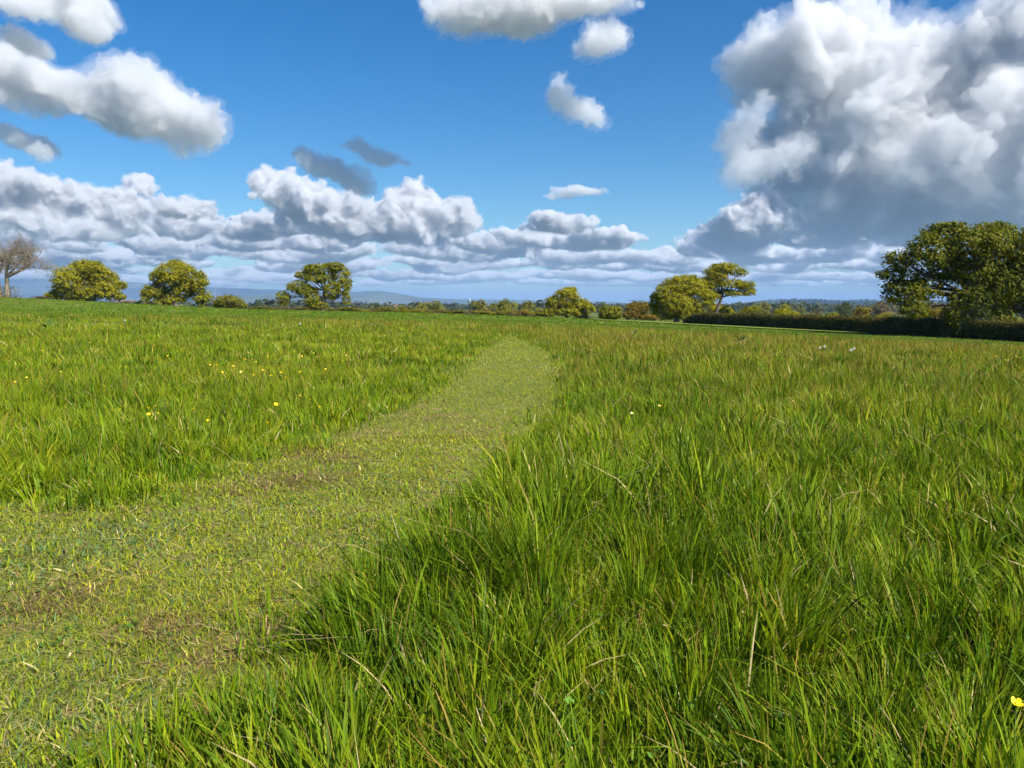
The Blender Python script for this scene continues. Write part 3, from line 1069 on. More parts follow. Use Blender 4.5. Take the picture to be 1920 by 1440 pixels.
# ------------------------------------------------------------------ clipped hedge
def hedge():
    rng = np.random.default_rng(5)
    L = np.linalg.norm(HEDGE_B - HEDGE_A)
    mid = (HEDGE_A + HEDGE_B) / 2
    e = empty("clipped_hedge", (mid[0], mid[1], GZ(*mid)), "long low clipped hedge in deep shade bounding the meadow", "hedge")
    org = np.array((mid[0], mid[1], GZ(*mid)))
    n = 130
    t = np.linspace(0, 1, n)
    cl = HEDGE_A + (HEDGE_B - HEDGE_A) * t[:, None] + hn * (1.2 * np.sin(t * math.pi * 0.9) * 0.0)[:, None]
    prof = np.array([(-0.72, -0.15), (-0.78, 0.5), (-0.72, 1.15), (-0.5, 1.42), (0.0, 1.5), (0.5, 1.42), (0.72, 1.15), (0.78, 0.5), (0.72, -0.15)])
    gz = ground_z(cl[:, 0], cl[:, 1])
    hf = 1.0 + 0.13 * fbm(np.column_stack([t * 22, t * 0]), 4, 0.6, 2)
    hf = hf * np.where(t > 0.965, 1 - (t - 0.965) / 0.035 * 0.5, 1)
    P = []
    for s, h in prof:
        P.append(np.column_stack([cl + hn * (s * 0.9), gz + h * hf * 0.93]))
    P = np.stack(P, axis=1)
    P = P + np.column_stack([fbm(P.reshape(-1, 3) * 1.7, 3, 0.6, 30 + i) for i in range(3)]).reshape(P.shape) * 0.10
    m = len(prof)
    V = P.reshape(-1, 3) - org
    j, i = np.meshgrid(np.arange(n - 1), np.arange(m - 1), indexing='ij')
    a = (j * m + i).ravel()
    F = np.stack([a, a + m, a + m + 1, a + 1], axis=1)
    caps = [np.arange(m), (np.arange(m) + (n - 1) * m)[::-1]]
    fl = np.concatenate([F.ravel()] + caps)
    sz = np.concatenate([np.full(len(F), 4), [m, m]])
    mm, b, o = new_mat("hedge_wood")
    bs = b.node("ShaderNodeBsdfDiffuse")
    pos = b.node("ShaderNodeNewGeometry").outputs["Position"]
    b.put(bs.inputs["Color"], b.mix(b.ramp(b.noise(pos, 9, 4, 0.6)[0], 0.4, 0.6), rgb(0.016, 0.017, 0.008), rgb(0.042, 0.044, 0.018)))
    b.l.new(bs.outputs[0], o.inputs["Surface"])
    add_obj("stems", mesh_from("stems", V, fl, sz, False), mm, e)
    nl = 52000
    tt = rng.random(nl) ** 1.25
    seg = np.clip((tt * (n - 1)).astype(int), 0, n - 2)
    ft = (tt * (n - 1) - seg)[:, None, None]
    pr = rng.random(nl) * (m - 1)
    k = np.clip(pr.astype(int), 0, m - 2)
    fk = (pr - k)[:, None]
    rows_ = P[seg] * (1 - ft) + P[seg + 1] * ft
    q = rows_[np.arange(nl), k] * (1 - fk) + rows_[np.arange(nl), k + 1] * fk
    c0 = np.column_stack([cl[seg], gz[seg] + 0.75])
    outw = q - c0
    outw -= np.outer(outw[:, :2] @ hd, np.append(hd, 0))
    outw /= np.linalg.norm(outw, axis=1, keepdims=True)
    q = q + outw * (rng.random(nl) ** 1.5 * 0.16 - 0.01)[:, None]
    shoot = (rng.random(nl) < 0.10) & (k >= 2) & (k <= 5)
    q[:, 2] += np.where(shoot, rng.exponential(0.10, nl), 0)
    size = rng.uniform(0.06, 0.15, nl) * (1 + 0.6 * tt)
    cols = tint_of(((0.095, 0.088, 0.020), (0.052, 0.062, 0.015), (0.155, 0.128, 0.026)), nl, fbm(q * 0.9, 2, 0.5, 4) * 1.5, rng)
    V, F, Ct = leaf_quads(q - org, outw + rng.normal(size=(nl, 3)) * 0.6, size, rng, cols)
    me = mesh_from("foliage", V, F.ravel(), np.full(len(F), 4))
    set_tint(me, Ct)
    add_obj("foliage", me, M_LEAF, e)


hedge()

# ------------------------------------------------------------------ bushes: prototypes copied along the field edge
def bush_proto(seed, pal, n, leaf, sparse=False, tall=1.0):
    """Crown and stem meshes of a bush about one unit wide and high."""
    rng = np.random.default_rng(seed)
    lobes = []
    for _ in range(7):
        a = rng.uniform(0, 6.28)
        d = rng.uniform(0.05, 0.32)
        r = rng.uniform(0.2, 0.34)
        lobes.append(((math.cos(a) * d, math.sin(a) * d, rng.uniform(0.22, 0.68) * tall), (r, r, r * 0.85 * tall)))
    V, F, Ct = crown_leaves(lobes, n, leaf, pal, rng, clump_r=0.42, hollow=0.45)
    V[:, 2] = np.maximum(V[:, 2], -0.02)
    me = mesh_from("crown", V, F.ravel(), np.full(len(F), 4))
    set_tint(me, Ct)
    me.materials.append(M_LEAF)
    parts = []
    for _ in range(7):
        q = rng.normal(size=3) * np.array((0.25, 0.25, 0.1)) + np.array((0, 0, 0.5 * tall))
        parts.append(tube(bent((rng.normal() * 0.05, rng.normal() * 0.05, -0.05), q, rng, 5, 0.1), np.linspace(0.03, 0.008, 5), 5))
    V, F = join(parts)
    ms = mesh_from("stem", V, F.ravel(), np.full(len(F), 4), True)
    ms.materials.append(M_BARK)
    return me, ms


PROTO = {
    "olive": bush_proto(1, OLIVE, 1500, 0.085), "olive2": bush_proto(2, OLIVE, 1500, 0.085),
    "green": bush_proto(3, OAK, 1500, 0.085), "scrub": bush_proto(4, SCRUB, 1200, 0.075), "scrub2": bush_proto(5, SCRUB, 1200, 0.075),
    "russet": bush_proto(6, RUSSET, 1500, 0.08), "deep": bush_proto(7, DEEP, 1500, 0.09), "deep2": bush_proto(8, OAK_DARK, 1500, 0.085, tall=1.15),
}


def place_bush(kind, x, y, w, h, label, name="bush", cat="bush", group=None, rz=0.0, sink=0.0):
    e = empty(name, (x, y, GZ(x, y) - sink), label, cat, group)
    e.scale = (w, w, h)
    e.rotation_euler = (0, 0, rz)
    c, s = PROTO[kind]
    add_obj("crown", c, None, e)
    add_obj("stem", s, None, e)
    return e


def bush_px(kind, u, vtop, width_px, dist, label, vbase=None, **kw):
    x = pix_dir(u, 560)[0] * dist
    z = GZ(x, dist)
    zt = CAM_H + pix_dir(u, vtop)[2] * dist
    h = max(0.6, zt - z) / 0.93
    w = width_px * dist / F_PX / 0.9
    return place_bush(kind, x, dist, w, h, label, rz=(u * 1.7) % 6.28, **kw)


# bushes that can be told apart behind the hedge and round the thicket
bush_px("green", 1352, 566, 52, 122, "yellow-green bush at the foot of the leaning tree")
bush_px("olive", 1408, 571, 62, 112, "olive bush just behind the hedge, first after the leaning tree")
bush_px("deep2", 1462, 567, 44, 135, "dark green round-topped tree behind the hedge, darkest of its row", name="field_tree", cat="tree")
bush_px("green", 1478, 577, 44, 118, "yellow-green bush in front of the dark round-topped tree")
bush_px("scrub", 1527, 576, 34, 130, "brownish bush midway along the hedge")
bush_px("olive2", 1570, 581, 40, 128, "small olive bush beside the brown domed bush")
bush_px("russet", 1615, 568, 46, 132, "brown domed bush standing above the hedge")
bush_px("green", 1660, 584, 40, 120, "low yellow-green bush between the brown domed bush and the oak")
bush_px("scrub2", 1690, 580, 40, 126, "pinkish brown bush half hidden by the oak boughs")
bush_px("russet", 1748, 571, 56, 100, "golden bush under the big oak boughs")
bush_px("olive", 1716, 575, 44, 104, "olive bush under the tip of the lowest oak bough")
bush_px("olive2", 1885, 556, 60, 100, "olive thorn bush behind the hedge past the oak trunk")
bush_px("green", 1850, 572, 40, 96, "yellow-green bush close behind the oak trunk")
bush_px("green", 1012, 583, 50, 150, "low yellow-green bush at the foot of the lone field-edge tree")
bush_px("russet", 985, 578, 36, 158, "reddish brown bush beside the lone field-edge tree")
bush_px("scrub", 1100, 590, 46, 152, "pinkish bramble patch between the lone tree and the dark round bush")
bush_px("deep", 255, 566, 30, 150, "dark bush between the two densest field oaks")
bush_px("scrub2", 235, 566, 22, 146, "brown scrub bush against the dense round oak")
bush_px("olive", 380, 572, 26, 131, "small olive bush leaning on the lobed oak")
bush_px("russet", 1225, 588, 36, 112, "shaded russet bush in front of the thicket")
bush_px("olive2", 1560, 584, 26, 125, "tiny olive shrub among the bushes behind the hedge")
bush_px("scrub", 75, 562, 34, 118, "grey-brown scrub bush at the foot of the bare tree")
rng = np.random.default_rng(9)
# scrubby hedgerow along the far edge of the field
for k, u in enumerate(np.linspace(470, 985, 40)):
    u2 = u + rng.uniform(-9, 9)
    kd = ["scrub", "scrub2", "scrub", "olive", "scrub2", "olive2", "russet", "scrub"][rng.integers(0, 8)]
    dist = 150 + rng.uniform(-4, 14)
    vt = 577 + rng.uniform(-4, 6) + (4 if u2 > 850 else 0)
    bush_px(kd, u2, vt, rng.uniform(24, 52), dist, "low scrub bush in the ragged hedgerow along the far field edge", group="scrub bushes along the far field edge", name="scrub_bush")
for k, u in enumerate((672, 745, 770, 858, 905, 940)):
    bush_px("olive" if k % 2 else "green", u, 581 + (k % 3), 40, 146, "bright green low bush in front of the far hedgerow", group="green bushes before the far hedgerow", name="green_bush")
# trees on the slope and plain beyond, near enough to tell apart
for k in range(72):
    u = rng.uniform(-60, 1980)
    dist = 260 * math.exp(rng.uniform(0, 1.1))
    x = pix_dir(u, 560)[0] * dist
    kd = ["deep", "deep2", "olive", "olive2", "scrub", "green"][rng.integers(0, 6)]
    h = rng.uniform(6.5, 11.5)
    place_bush(kd, x, dist, h * rng.uniform(0.8, 1.4), h, "far tree on the low ground beyond the meadow", name="far_tree", cat="tree", group="far trees beyond the meadow", rz=rng.uniform(0, 6.28), sink=0.3)

# ------------------------------------------------------------------ woods of the plain: too far to count
def far_woods(name, pts, heights, seed, pal, ntri):
    rng = np.random.default_rng(seed)
    n = len(pts)
    c = np.repeat(pts, ntri, axis=0)
    h = np.repeat(heights, ntri)
    d = rng.normal(size=(n * ntri, 3))
    d /= np.linalg.norm(d, axis=1, keepdims=True)
    c = c + d * (rng.random(n * ntri) ** 0.4 * h * 0.5)[:, None] * np.array((1.15, 1.15, 0.85)) + np.array((0, 0, 1)) * (h * 0.48)[:, None]
    cl = np.repeat(rng.normal(size=n), ntri)
    V, F, Ct = leaf_quads(c, d + np.array((0, 0, 0.4)), h * 0.36 * rng.uniform(0.6, 1.3, len(h)), rng, tint_of(pal, len(c), cl, rng), 0.8)
    me = mesh_from(name, V, F.ravel(), np.full(len(F), 4))
    set_tint(me, Ct)
    return add_obj(name, me, M_LEAF, kind="stuff", label="distant woods and hedgerows across the plain" if name == "plain_woods" else "dark wood covering the far hill behind the hedge", cat="wood")


rng = np.random.default_rng(19)
P = []
for _ in range(230):
    dist = 620 * math.exp(rng.uniform(0, 2.15))
    u = rng.uniform(-120, 2040)
    x, y = pix_dir(u, 560)[0] * dist, dist
    L = rng.uniform(0.05, 0.30) * dist
    a = rng.normal() * 0.35
    n = int(rng.uniform(8, 26))
    t = np.sort(rng.uniform(-0.5, 0.5, n)) * L
    P.append(np.column_stack([x + np.cos(a) * t, y + np.sin(a) * t + rng.normal(size=n) * 8]))
P = np.vstack(P)
P3 = np.column_stack([P, ground_z(P[:, 0], P[:, 1]) - 0.5])
far_woods("plain_woods", P3, rng.uniform(8, 16, len(P3)), 20, ((0.048, 0.062, 0.020), (0.030, 0.044, 0.015), (0.085, 0.085, 0.032)), 12)
us = rng.uniform(1370, 2080, 1500)
dist = rng.uniform(3450, 4050, 1500)
vv = np.interp(us, [p[0] for p in WOOD_PROF], [p[1] for p in WOOD_PROF])
kk = np.maximum(0, np.cos((dist - 3950) / 1300 * math.pi))
zz = -40 + ((568 - vv) / F_PX * 3950 + CAM_H + 40) * kk
far_woods("hill_woods", np.column_stack([(us - 960) / F_PX * dist, dist, zz - 2]), rng.uniform(10, 17, 1500), 22, ((0.026, 0.040, 0.015), (0.018, 0.030, 0.012), (0.045, 0.055, 0.02)), 11)

# ------------------------------------------------------------------ far buildings
def box(x0, x1, y0, y1, z0, z1):
    V = np.array([(x, y, z) for z in (z0, z1) for y in (y0, y1) for x in (x0, x1)], float)
    F = np.array([(0, 1, 3, 2)[::-1], (4, 5, 7, 6), (0, 1, 5, 4), (2, 3, 7, 6)[::-1], (0, 2, 6, 4)[::-1], (1, 3, 7, 5)])
    return V, F


def plain_mat(name, c, rough=0.7, scale=3.0):
    m, b, o = new_mat(name)
    p = b.node("ShaderNodeBsdfPrincipled")
    tcx = b.node("ShaderNodeTexCoord").outputs["Object"]
    b.put(p.inputs["Base Color"], b.mix(b.ramp(b.noise(tcx, scale, 4, 0.6)[0], 0.3, 0.7), rgb(*[q * 0.86 for q in c]), rgb(*c)))
    p.inputs["Roughness"].default_value = rough
    b.l.new(p.outputs[0], o.inputs["Surface"])
    return m


M_RENDER = plain_mat("white_render", (0.72, 0.70, 0.66))
M_SLATE = plain_mat("slate", (0.12, 0.11, 0.11))
M_TILE = plain_mat("red_tile", (0.26, 0.12, 0.08))
M_DARK = plain_mat("window_dark", (0.03, 0.035, 0.04), 0.3)
M_STEEL = plain_mat("mast_steel", (0.16, 0.16, 0.17), 0.5)


def house(u, dist, w, h, d, roof_mat, label, lift=0.0):
    x = pix_dir(u, 560)[0] * dist
    z = GZ(x, dist) + lift
    e = empty("farmhouse", (x, dist, z), label, "house")
    V, F = box(-w / 2, w / 2, 0, d, -2, h)
    add_obj("wall", mesh_from("wall", V, F.ravel(), np.full(len(F), 4)), M_RENDER, e)
    o_ = 0.4
    rv = np.array([(-w / 2 - o_, -o_, h + 0.02), (w / 2 + o_, -o_, h + 0.02), (w / 2 + o_, d + o_, h + 0.02), (-w / 2 - o_, d + o_, h + 0.02), (-w / 2 - o_, d / 2, h + d * 0.42), (w / 2 + o_, d / 2, h + d * 0.42)])
    fl = [0, 1, 5, 4, 2, 3, 4, 5, 0, 4, 3, 1, 2, 5, 3, 2, 1, 0]
    add_obj("roof", mesh_from("roof", rv, fl, [4, 4, 3, 3, 4]), roof_mat, e)
    V, F = box(-w * 0.32, -w * 0.32 + 1.0, d / 2 - 0.5, d / 2 + 0.5, h + d * 0.3, h + d * 0.42 + 1.4)
    add_obj("chimney", mesh_from("chimney", V, F.ravel(), np.full(len(F), 4)), M_TILE, e)
    for i in range(3):
        for zz_ in (0.9, h * 0.55):
            xx = -w * 0.36 + i * w * 0.3
            V, F = box(xx, xx + 1.2, -0.05, 0.02, zz_, zz_ + 1.3)
            add_obj("window", mesh_from("window", V, F.ravel(), np.full(len(F), 4)), M_DARK, e)


house(664, 980, 15, 6.5, 9, M_SLATE, "white farmhouse among far trees beside the wide open oak", 1)
house(783, 1500, 17, 7, 10, M_SLATE, "small white farmhouse on the plain far beyond the scrub", 1)
house(733, 1050, 14, 5, 9, M_TILE, "red roofed house showing above the far scrub", 1)
house(893, 900, 16, 5, 10, M_SLATE, "pale low barn-like house in the far trees near the path end", 0)
house(222, 520, 16, 4.5, 9, M_SLATE, "white house just visible under the dense round oak", 3)

# white water tower and radio mast on the skyline
x, y, z = at(881, 568, 3200)
e = empty("water_tower", (x, y, -30), "slim white tower rising on the far skyline", "tower")
n = 16
V, F = tube([(0, 0, -4), (0, 0, 6), (0, 0, 34), (0, 0, 42)], [2.4, 1.9, 1.5, 1.6], n)
add_obj("shaft", mesh_from("shaft", V, F.ravel(), np.full(len(F), 4), True), M_RENDER, e)
V, F = tube([(0, 0, 41.5), (0, 0, 42.5), (0, 0, 47), (0, 0, 48), (0, 0, 48.4)], [1.7, 2.6, 2.6, 1.8, 0.1], n)
add_obj("tank", mesh_from("tank", V, F.ravel(), np.full(len(F), 4), True), M_RENDER, e)

x, y, z = at(404, 552, 6900)
e = empty("radio_mast", (x, y, z - 12), "thin dark radio mast on the blue hill between the lobed oak and the bush", "mast")
V, F = tube([(0, 0, -20), (0, 0, 45), (0, 0, 88)], [5.2, 3.0, 1.0], 6)
add_obj("lattice_shaft", mesh_from("lattice_shaft", V, F.ravel(), np.full(len(F), 4)), M_STEEL, e)
V, F = tube([(0, 0, 40), (0, 0, 41), (0, 0, 56), (0, 0, 57)], [3, 6.5, 6.5, 3], 8)
add_obj("dish_platform", mesh_from("dish_platform", V, F.ravel(), np.full(len(F), 4)), M_STEEL, e)

# ------------------------------------------------------------------ grass
GREENS = np.array([(0.108, 0.194, 0.006), (0.158, 0.236, 0.007), (0.215, 0.262, 0.010), (0.056, 0.120, 0.007), (0.275, 0.272, 0.014)])
STRAW = np.array((0.42, 0.34, 0.16))
RUSTY = np.array((0.30, 0.165, 0.045))


def blades(x, y, z, h, w, lean, lean_a, face, K, col, tip, curl=1.0):
    """Curved tapering grass blades, K segments each: verts, loop indices, sizes, tints."""
    n = len(x)
    ld = np.column_stack([np.cos(lean_a), np.sin(lean_a), np.zeros(n)])
    wd = np.column_stack([np.cos(face), np.sin(face), np.zeros(n)])
    nv = 2 * K + 1
    V = np.empty((n, nv, 3))
    C = np.empty((n, nv, 3))
    base = np.column_stack([x, y, z])
    for k in range(K + 1):
        t = k / K
        horiz = lean * h * (0.35 * t + 0.65 * t ** (1 + curl))
        up = h * (t - 0.30 * np.clip(lean, 0, 1.6) * t ** 2.6)
        p = base + ld * horiz[:, None]
        p[:, 2] += up
        ww = w * (0.75 + 0.6 * t - 0.9 * t ** 2.2) if k < K else 0
        c = col + (tip - col) * (t ** 2.2)
        if k < K:
            V[:, 2 * k] = p - wd * (ww * 0.5)[:, None]
            V[:, 2 * k + 1] = p + wd * (ww * 0.5)[:, None]
            C[:, 2 * k] = c
            C[:, 2 * k + 1] = c
        else:
            V[:, 2 * K] = p
            C[:, 2 * K] = c
    off = (np.arange(n) * nv)[:, None]
    idx, szs = [], []
    for k in range(K - 1):
        idx += [2 * k, 2 * k + 1, 2 * k + 3, 2 * k + 2]
        szs.append(4)
    idx += [2 * K - 2, 2 * K - 1, 2 * K]
    szs.append(3)
    fl = (off + np.array(idx)[None]).ravel()
    sz = np.tile(np.array(szs), n)
    return V.reshape(-1, 3), fl, sz, C.reshape(-1, 3)


def sample_wedge(r0, r1, dens, half_deg, rng):
    th = math.radians(half_deg)
    n = int(dens * th * (r1 * r1 - r0 * r0))
    r = np.sqrt(rng.uniform(r0 * r0, r1 * r1, n))
    a = rng.uniform(-th, th, n)
    return r * np.sin(a), r * np.cos(a)


class Field:
    def __init__(self):
        self.V, self.F, self.S, self.C, self.n = [], [], [], [], 0

    def add(self, v, f, s, c):
        self.V.append(v)
        self.F.append(f + self.n)
        self.S.append(s)
        self.C.append(c)
        self.n += len(v)

    def build(self, name, label, cat="grass"):
        me = mesh_from(name, np.vstack(self.V), np.concatenate(self.F), np.concatenate(self.S))
        set_tint(me, np.vstack(self.C))
        return add_obj(name, me, M_GRASS, kind="stuff", label=label, cat=cat)


def _cell_rand(i, j, k):
    return (_hash(i, j, np.zeros_like(i) + k, 7) + 1) * 0.5


def tufts_at(x, y, cell):
    """Nearest tuft of a jittered grid: distance, offset from its centre, and five random numbers of that tuft."""
    ci, cj = np.floor(x / cell).astype(np.int64), np.floor(y / cell).astype(np.int64)
    best = np.full(len(x), 1e9)
    ox, oy = np.zeros(len(x)), np.zeros(len(x))
    bi, bj = ci.copy(), cj.copy()
    for di in (-1, 0, 1):
        for dj in (-1, 0, 1):
            i, j = ci + di, cj + dj
            px, py = (i + _cell_rand(i, j, 1)) * cell, (j + _cell_rand(i, j, 2)) * cell
            d = np.hypot(x - px, y - py)
            m = d < best
            best = np.where(m, d, best)
            ox, oy = np.where(m, x - px, ox), np.where(m, y - py, oy)
            bi, bj = np.where(m, i, bi), np.where(m, j, bj)
    return best / cell, ox / cell, oy / cell, [_cell_rand(bi, bj, 10 + q) for q in range(5)]


def pick_green(n, rng, bias):
    t = np.clip(rng.normal(size=n) * 0.8 + bias + 1.2, 0, 3.999)
    i = t.astype(int)
    f = (t - i)[:, None]
    g = np.array([GREENS[3], GREENS[0], GREENS[1], GREENS[2], GREENS[4]])
    c = g[i] * (1 - f) + g[np.minimum(i + 1, 4)] * f
    return c * np.exp(rng.normal(size=(n, 1)) * 0.16)


rng = np.random.default_rng(2024)
meadow = Field()
TUFTS = [(0.22, 3.45, 0.26), (0.60, 3.25, 0.30), (1.0, 3.15, 0.28), (0.85, 3.7, 0.3), (-0.1, 2.75, 0.22)]      # taller tufts by the bend
ZONES = [(0.35, 3.2, 10500, 4, 50, 0.0060), (3.2, 6.5, 3600, 3, 42, 0.0078), (6.5, 13, 1250, 2, 40, 0.0105), (13, 27, 330, 2, 38, 0.019), (27, 62, 75, 1, 37, 0.045), (62, 170, 12, 1, 36, 0.12)]
for (r0, r1, dens, K, half, wid) in ZONES:
    x, y = sample_wedge(r0, r1, dens, half, rng)
    sd = path_sd(x, y) + fbm(np.column_stack([x, y]) / 0.45, 3, 0.55, 77) * 0.20
    keep = sd > -0.02 - 0.30 * rng.random(len(x)) ** 4
    if r1 > 50:
        keep &= strip_sd(x, y) > 0
        q = np.column_stack([x, y]) - HEDGE_A
        keep &= ((q @ hn) > 0.3) | (x < 15)
    x, y, sd = x[keep], y[keep], sd[keep]
    n = len(x)
    r = np.hypot(x, y)
    cell = 0.17 if r1 < 7 else (0.26 if r1 < 14 else (0.5 if r1 < 30 else 1.1))
    td, ox, oy, tr_ = tufts_at(x, y, cell)
    if r1 < 14:                                                 # gaps between tufts
        k = rng.random(n) > 0.80 * smooth01((td - 0.38) / 0.28)
        x, y, sd, r, td, ox, oy = x[k], y[k], sd[k], r[k], td[k], ox[k], oy[k]
        tr_ = [q[k] for q in tr_]
        n = len(x)
    ta = tr_[0] * 2 - 1
    tb = fbm(np.column_stack([x, y]) / 2.2, 2, 0.5, 43)
    tc_ = fbm(np.column_stack([x, y]) / 0.7, 2, 0.5, 47)
    big = np.zeros(n)
    for (tx, ty, tq) in TUFTS:
        big = np.maximum(big, np.exp(-((x - tx) ** 2 + (y - ty) ** 2) / (2 * tq ** 2)))
    h = 0.200 * (1 + 0.24 * ta + 0.34 * tb + 0.30 * tc_) * (1.08 - 0.30 * td) * np.exp(rng.normal(size=n) * 0.20) * (1 + 1.05 * big)
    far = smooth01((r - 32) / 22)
    h *= 1 - 0.62 * far                                         # grazed sward farther out
    left = x < np.interp(y, LY, LX)
    h *= np.where(left, 0.92 * np.clip(0.34 + sd * 1.3, 0.25, 1.0), np.clip(0.72 + sd * 1.8, 0.6, 1.0))     # shorter at the cut edge
    w = wid * np.exp(rng.normal(size=n) * 0.30) * (0.6 + 0.8 * tr_[1])
    # blades splay from their tuft, each tuft with a lean of its own
    lx = ox * 0.75 + (tr_[2] - 0.5) * 0.55 - 0.05 + rng.normal(size=n) * 0.15
    ly = oy * 0.75 + (tr_[3] - 0.5) * 0.45 + 0.03 + rng.normal(size=n) * 0.15
    lean = np.hypot(lx, ly) * 0.9 + 0.03
    la = np.arctan2(ly, lx)
    flop = rng.random(n) < 0.05
    lean = np.where(flop, lean + 0.7, lean)
    face = la + math.pi / 2 + rng.normal(size=n) * 0.8
    bias = 1.2 * fbm(np.column_stack([x, y]) / 1.9, 3, 0.6, 91) + (tr_[4] - 0.5) * 1.9 + np.where(left, 0.35, -0.1) - 0.4 * big
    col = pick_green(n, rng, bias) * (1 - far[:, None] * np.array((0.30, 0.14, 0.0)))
    tip = col * np.array((1.15, 1.0, 0.9))
    u = rng.random(n)
    rust = u < (0.05 + np.where(left, 0.14, 0.36) * smooth01((r - 4) / 12) * (1 - far)) * (1 + 0.6 * fbm(np.column_stack([x, y]) / 3.0, 2, 0.5, 13))
    straw = (u > 0.975)
    tip = np.where(rust[:, None], RUSTY * np.exp(rng.normal(size=(n, 1)) * 0.3), tip)
    h = np.where(rust, h * 1.22, h)
    w = np.where(rust, w * 0.7, w)
    s_c = STRAW * np.exp(rng.normal(size=(n, 1)) * 0.3)
    col = np.where(straw[:, None], s_c, col)
    tip = np.where(straw[:, None], s_c, tip)
    lean = np.where(straw, lean + 0.4, lean)
    z = ground_z(x, y) - 0.01
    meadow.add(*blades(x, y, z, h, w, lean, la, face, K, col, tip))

# long arching blades and stalks that stand clear of the sward
n = 260
a = rng.uniform(-0.72, 0.72, n)
r = np.sqrt(rng.uniform(0.9 ** 2, 6.5 ** 2, n))
x, y = r * np.sin(a), r * np.cos(a)
k = path_sd(x, y) > 0.05
x, y = x[k], y[k]
n = len(x)
c = pick_green(n, rng, 0.4)
dry = rng.random(n) < 0.35
c = np.where(dry[:, None], STRAW * np.exp(rng.normal(size=(n, 1)) * 0.25), c)
la = rng.uniform(0, 6.28, n)
meadow.add(*blades(x, y, ground_z(x, y), rng.uniform(0.28, 0.44, n), rng.uniform(0.003, 0.006, n), rng.uniform(0.4, 1.5, n), la, la + 1.57 + rng.normal(size=n) * 0.5, 7, c, np.where(dry[:, None], c, c * np.array((1.3, 0.9, 0.7)))))
meadow.build("meadow_grass", "tall lush meadow grass on both sides of the mown path")

# mown turf: short blades, clippings lying flat
turf = Field()
BARE = [(on_ground_px(u, v), q) for (u, v, q) in [(575, 858, 0.16), (520, 915, 0.20), (640, 868, 0.14), (820, 788, 0.30), (700, 820, 0.2), (90, 1140, 0.14), (300, 1190, 0.10), (420, 1230, 0.09), (160, 1110, 0.10), (880, 815, 0.2), (620, 905, 0.12), (540, 1190, 0.07)]]
for (r0, r1, dens, K, wid) in [(0.6, 3.4, 13500, 2, 0.0034), (3.4, 6.5, 5600, 2, 0.005), (6.5, 13, 2200, 1, 0.0085), (13, 29, 750, 1, 0.016)]:
    x, y = sample_wedge(r0, r1, dens, 46, rng)
    sd = path_sd(x, y) + fbm(np.column_stack([x, y]) / 0.45, 3, 0.55, 77) * 0.20
    bare = fbm(np.column_stack([x, y]) / 0.42, 3, 0.55, 57)
    k = (sd < 0.04) & (rng.random(len(x)) > smooth01((bare - 0.14) / 0.3) * 0.45)
    x, y, sd, bare = x[k], y[k], sd[k], bare[k]
    n = len(x)
    h = rng.uniform(0.018, 0.05, n) * (1 + 0.5 * fbm(np.column_stack([x, y]) / 0.3, 2, 0.5, 61)) * (1 + 0.8 * smooth01(1 - np.abs(sd) / 0.25))
    lean = rng.uniform(0.2, 1.5, n)
    la = rng.uniform(0, 6.28, n)
    bias = -0.1 + 0.8 * fbm(np.column_stack([x, y]) / 0.4, 3, 0.55, 63) + 0.9 * fbm(np.column_stack([x, y]) / 1.6, 2, 0.5, 65)
    col = pick_green(n, rng, bias) * np.array((1.55, 1.26, 1.4)) + np.array((0.045, 0.030, 0.006))
    u = rng.random(n)
    pale = u < 0.13
    blue = u > 0.92 - (0.35 if r1 < 7 else 0.12) * np.clip(fbm(np.column_stack([x, y]) / 1.1, 2, 0.5, 67) * 1.6, 0, 1)
    pc = np.array((0.34, 0.29, 0.13)) * np.exp(rng.normal(size=(n, 1)) * 0.35)
    col = np.where(pale[:, None], pc, col)
    col = np.where(blue[:, None], np.array((0.105, 0.185, 0.075)) * np.exp(rng.normal(size=(n, 1)) * 0.2), col)
    spot = np.zeros(n)
    for ((bx, by), bq) in BARE:
        spot = np.maximum(spot, np.exp(-((x - bx) ** 2 + (y - by) ** 2) / (2 * bq ** 2)))
    brown = rng.random(n) < spot * 0.6 + 0.05
    col = np.where(brown[:, None], np.array((0.21, 0.145, 0.062)) * np.exp(rng.normal(size=(n, 1)) * 0.5), col)
    pale = pale | brown
    clip = pale & (rng.random(n) < 0.7)
    lean = np.where(clip, 3.0, lean)
    h = np.where(clip, h * 0.9, h)
    turf.add(*blades(x, y, ground_z(x, y) + 0.012, h, wid * np.exp(rng.normal(size=n) * 0.4), lean, la, la + 1.57 + rng.normal(size=n) * 0.4, K, col, col))
turf.build("mown_grass", "short mown grass with pale clippings on the winding path")

# ------------------------------------------------------------------ flowers and weeds
M_PETAL, b, o = new_mat("buttercup_petal")
p = b.node("ShaderNodeBsdfPrincipled")
pos = b.node("ShaderNodeTexCoord").outputs["Object"]
b.put(p.inputs["Base Color"], b.mix(b.ramp(b.noise(pos, 90, 2, 0.5)[0], 0.35, 0.65), rgb(0.82, 0.50, 0.008), rgb(0.86, 0.62, 0.012)))
p.inputs["Roughness"].default_value = 0.3
b.l.new(p.outputs[0], o.inputs["Surface"])
M_STEM = plain_mat("flower_stem", (0.10, 0.17, 0.03), 0.5, 40)
M_CLOCK = plain_mat("dandelion_down", (0.72, 0.70, 0.64), 0.9, 60)
M_SEED = plain_mat("dandelion_seed", (0.22, 0.17, 0.10), 0.8, 60)
M_DOCK = plain_mat("dock_leaf", (0.13, 0.21, 0.04), 0.45, 14)


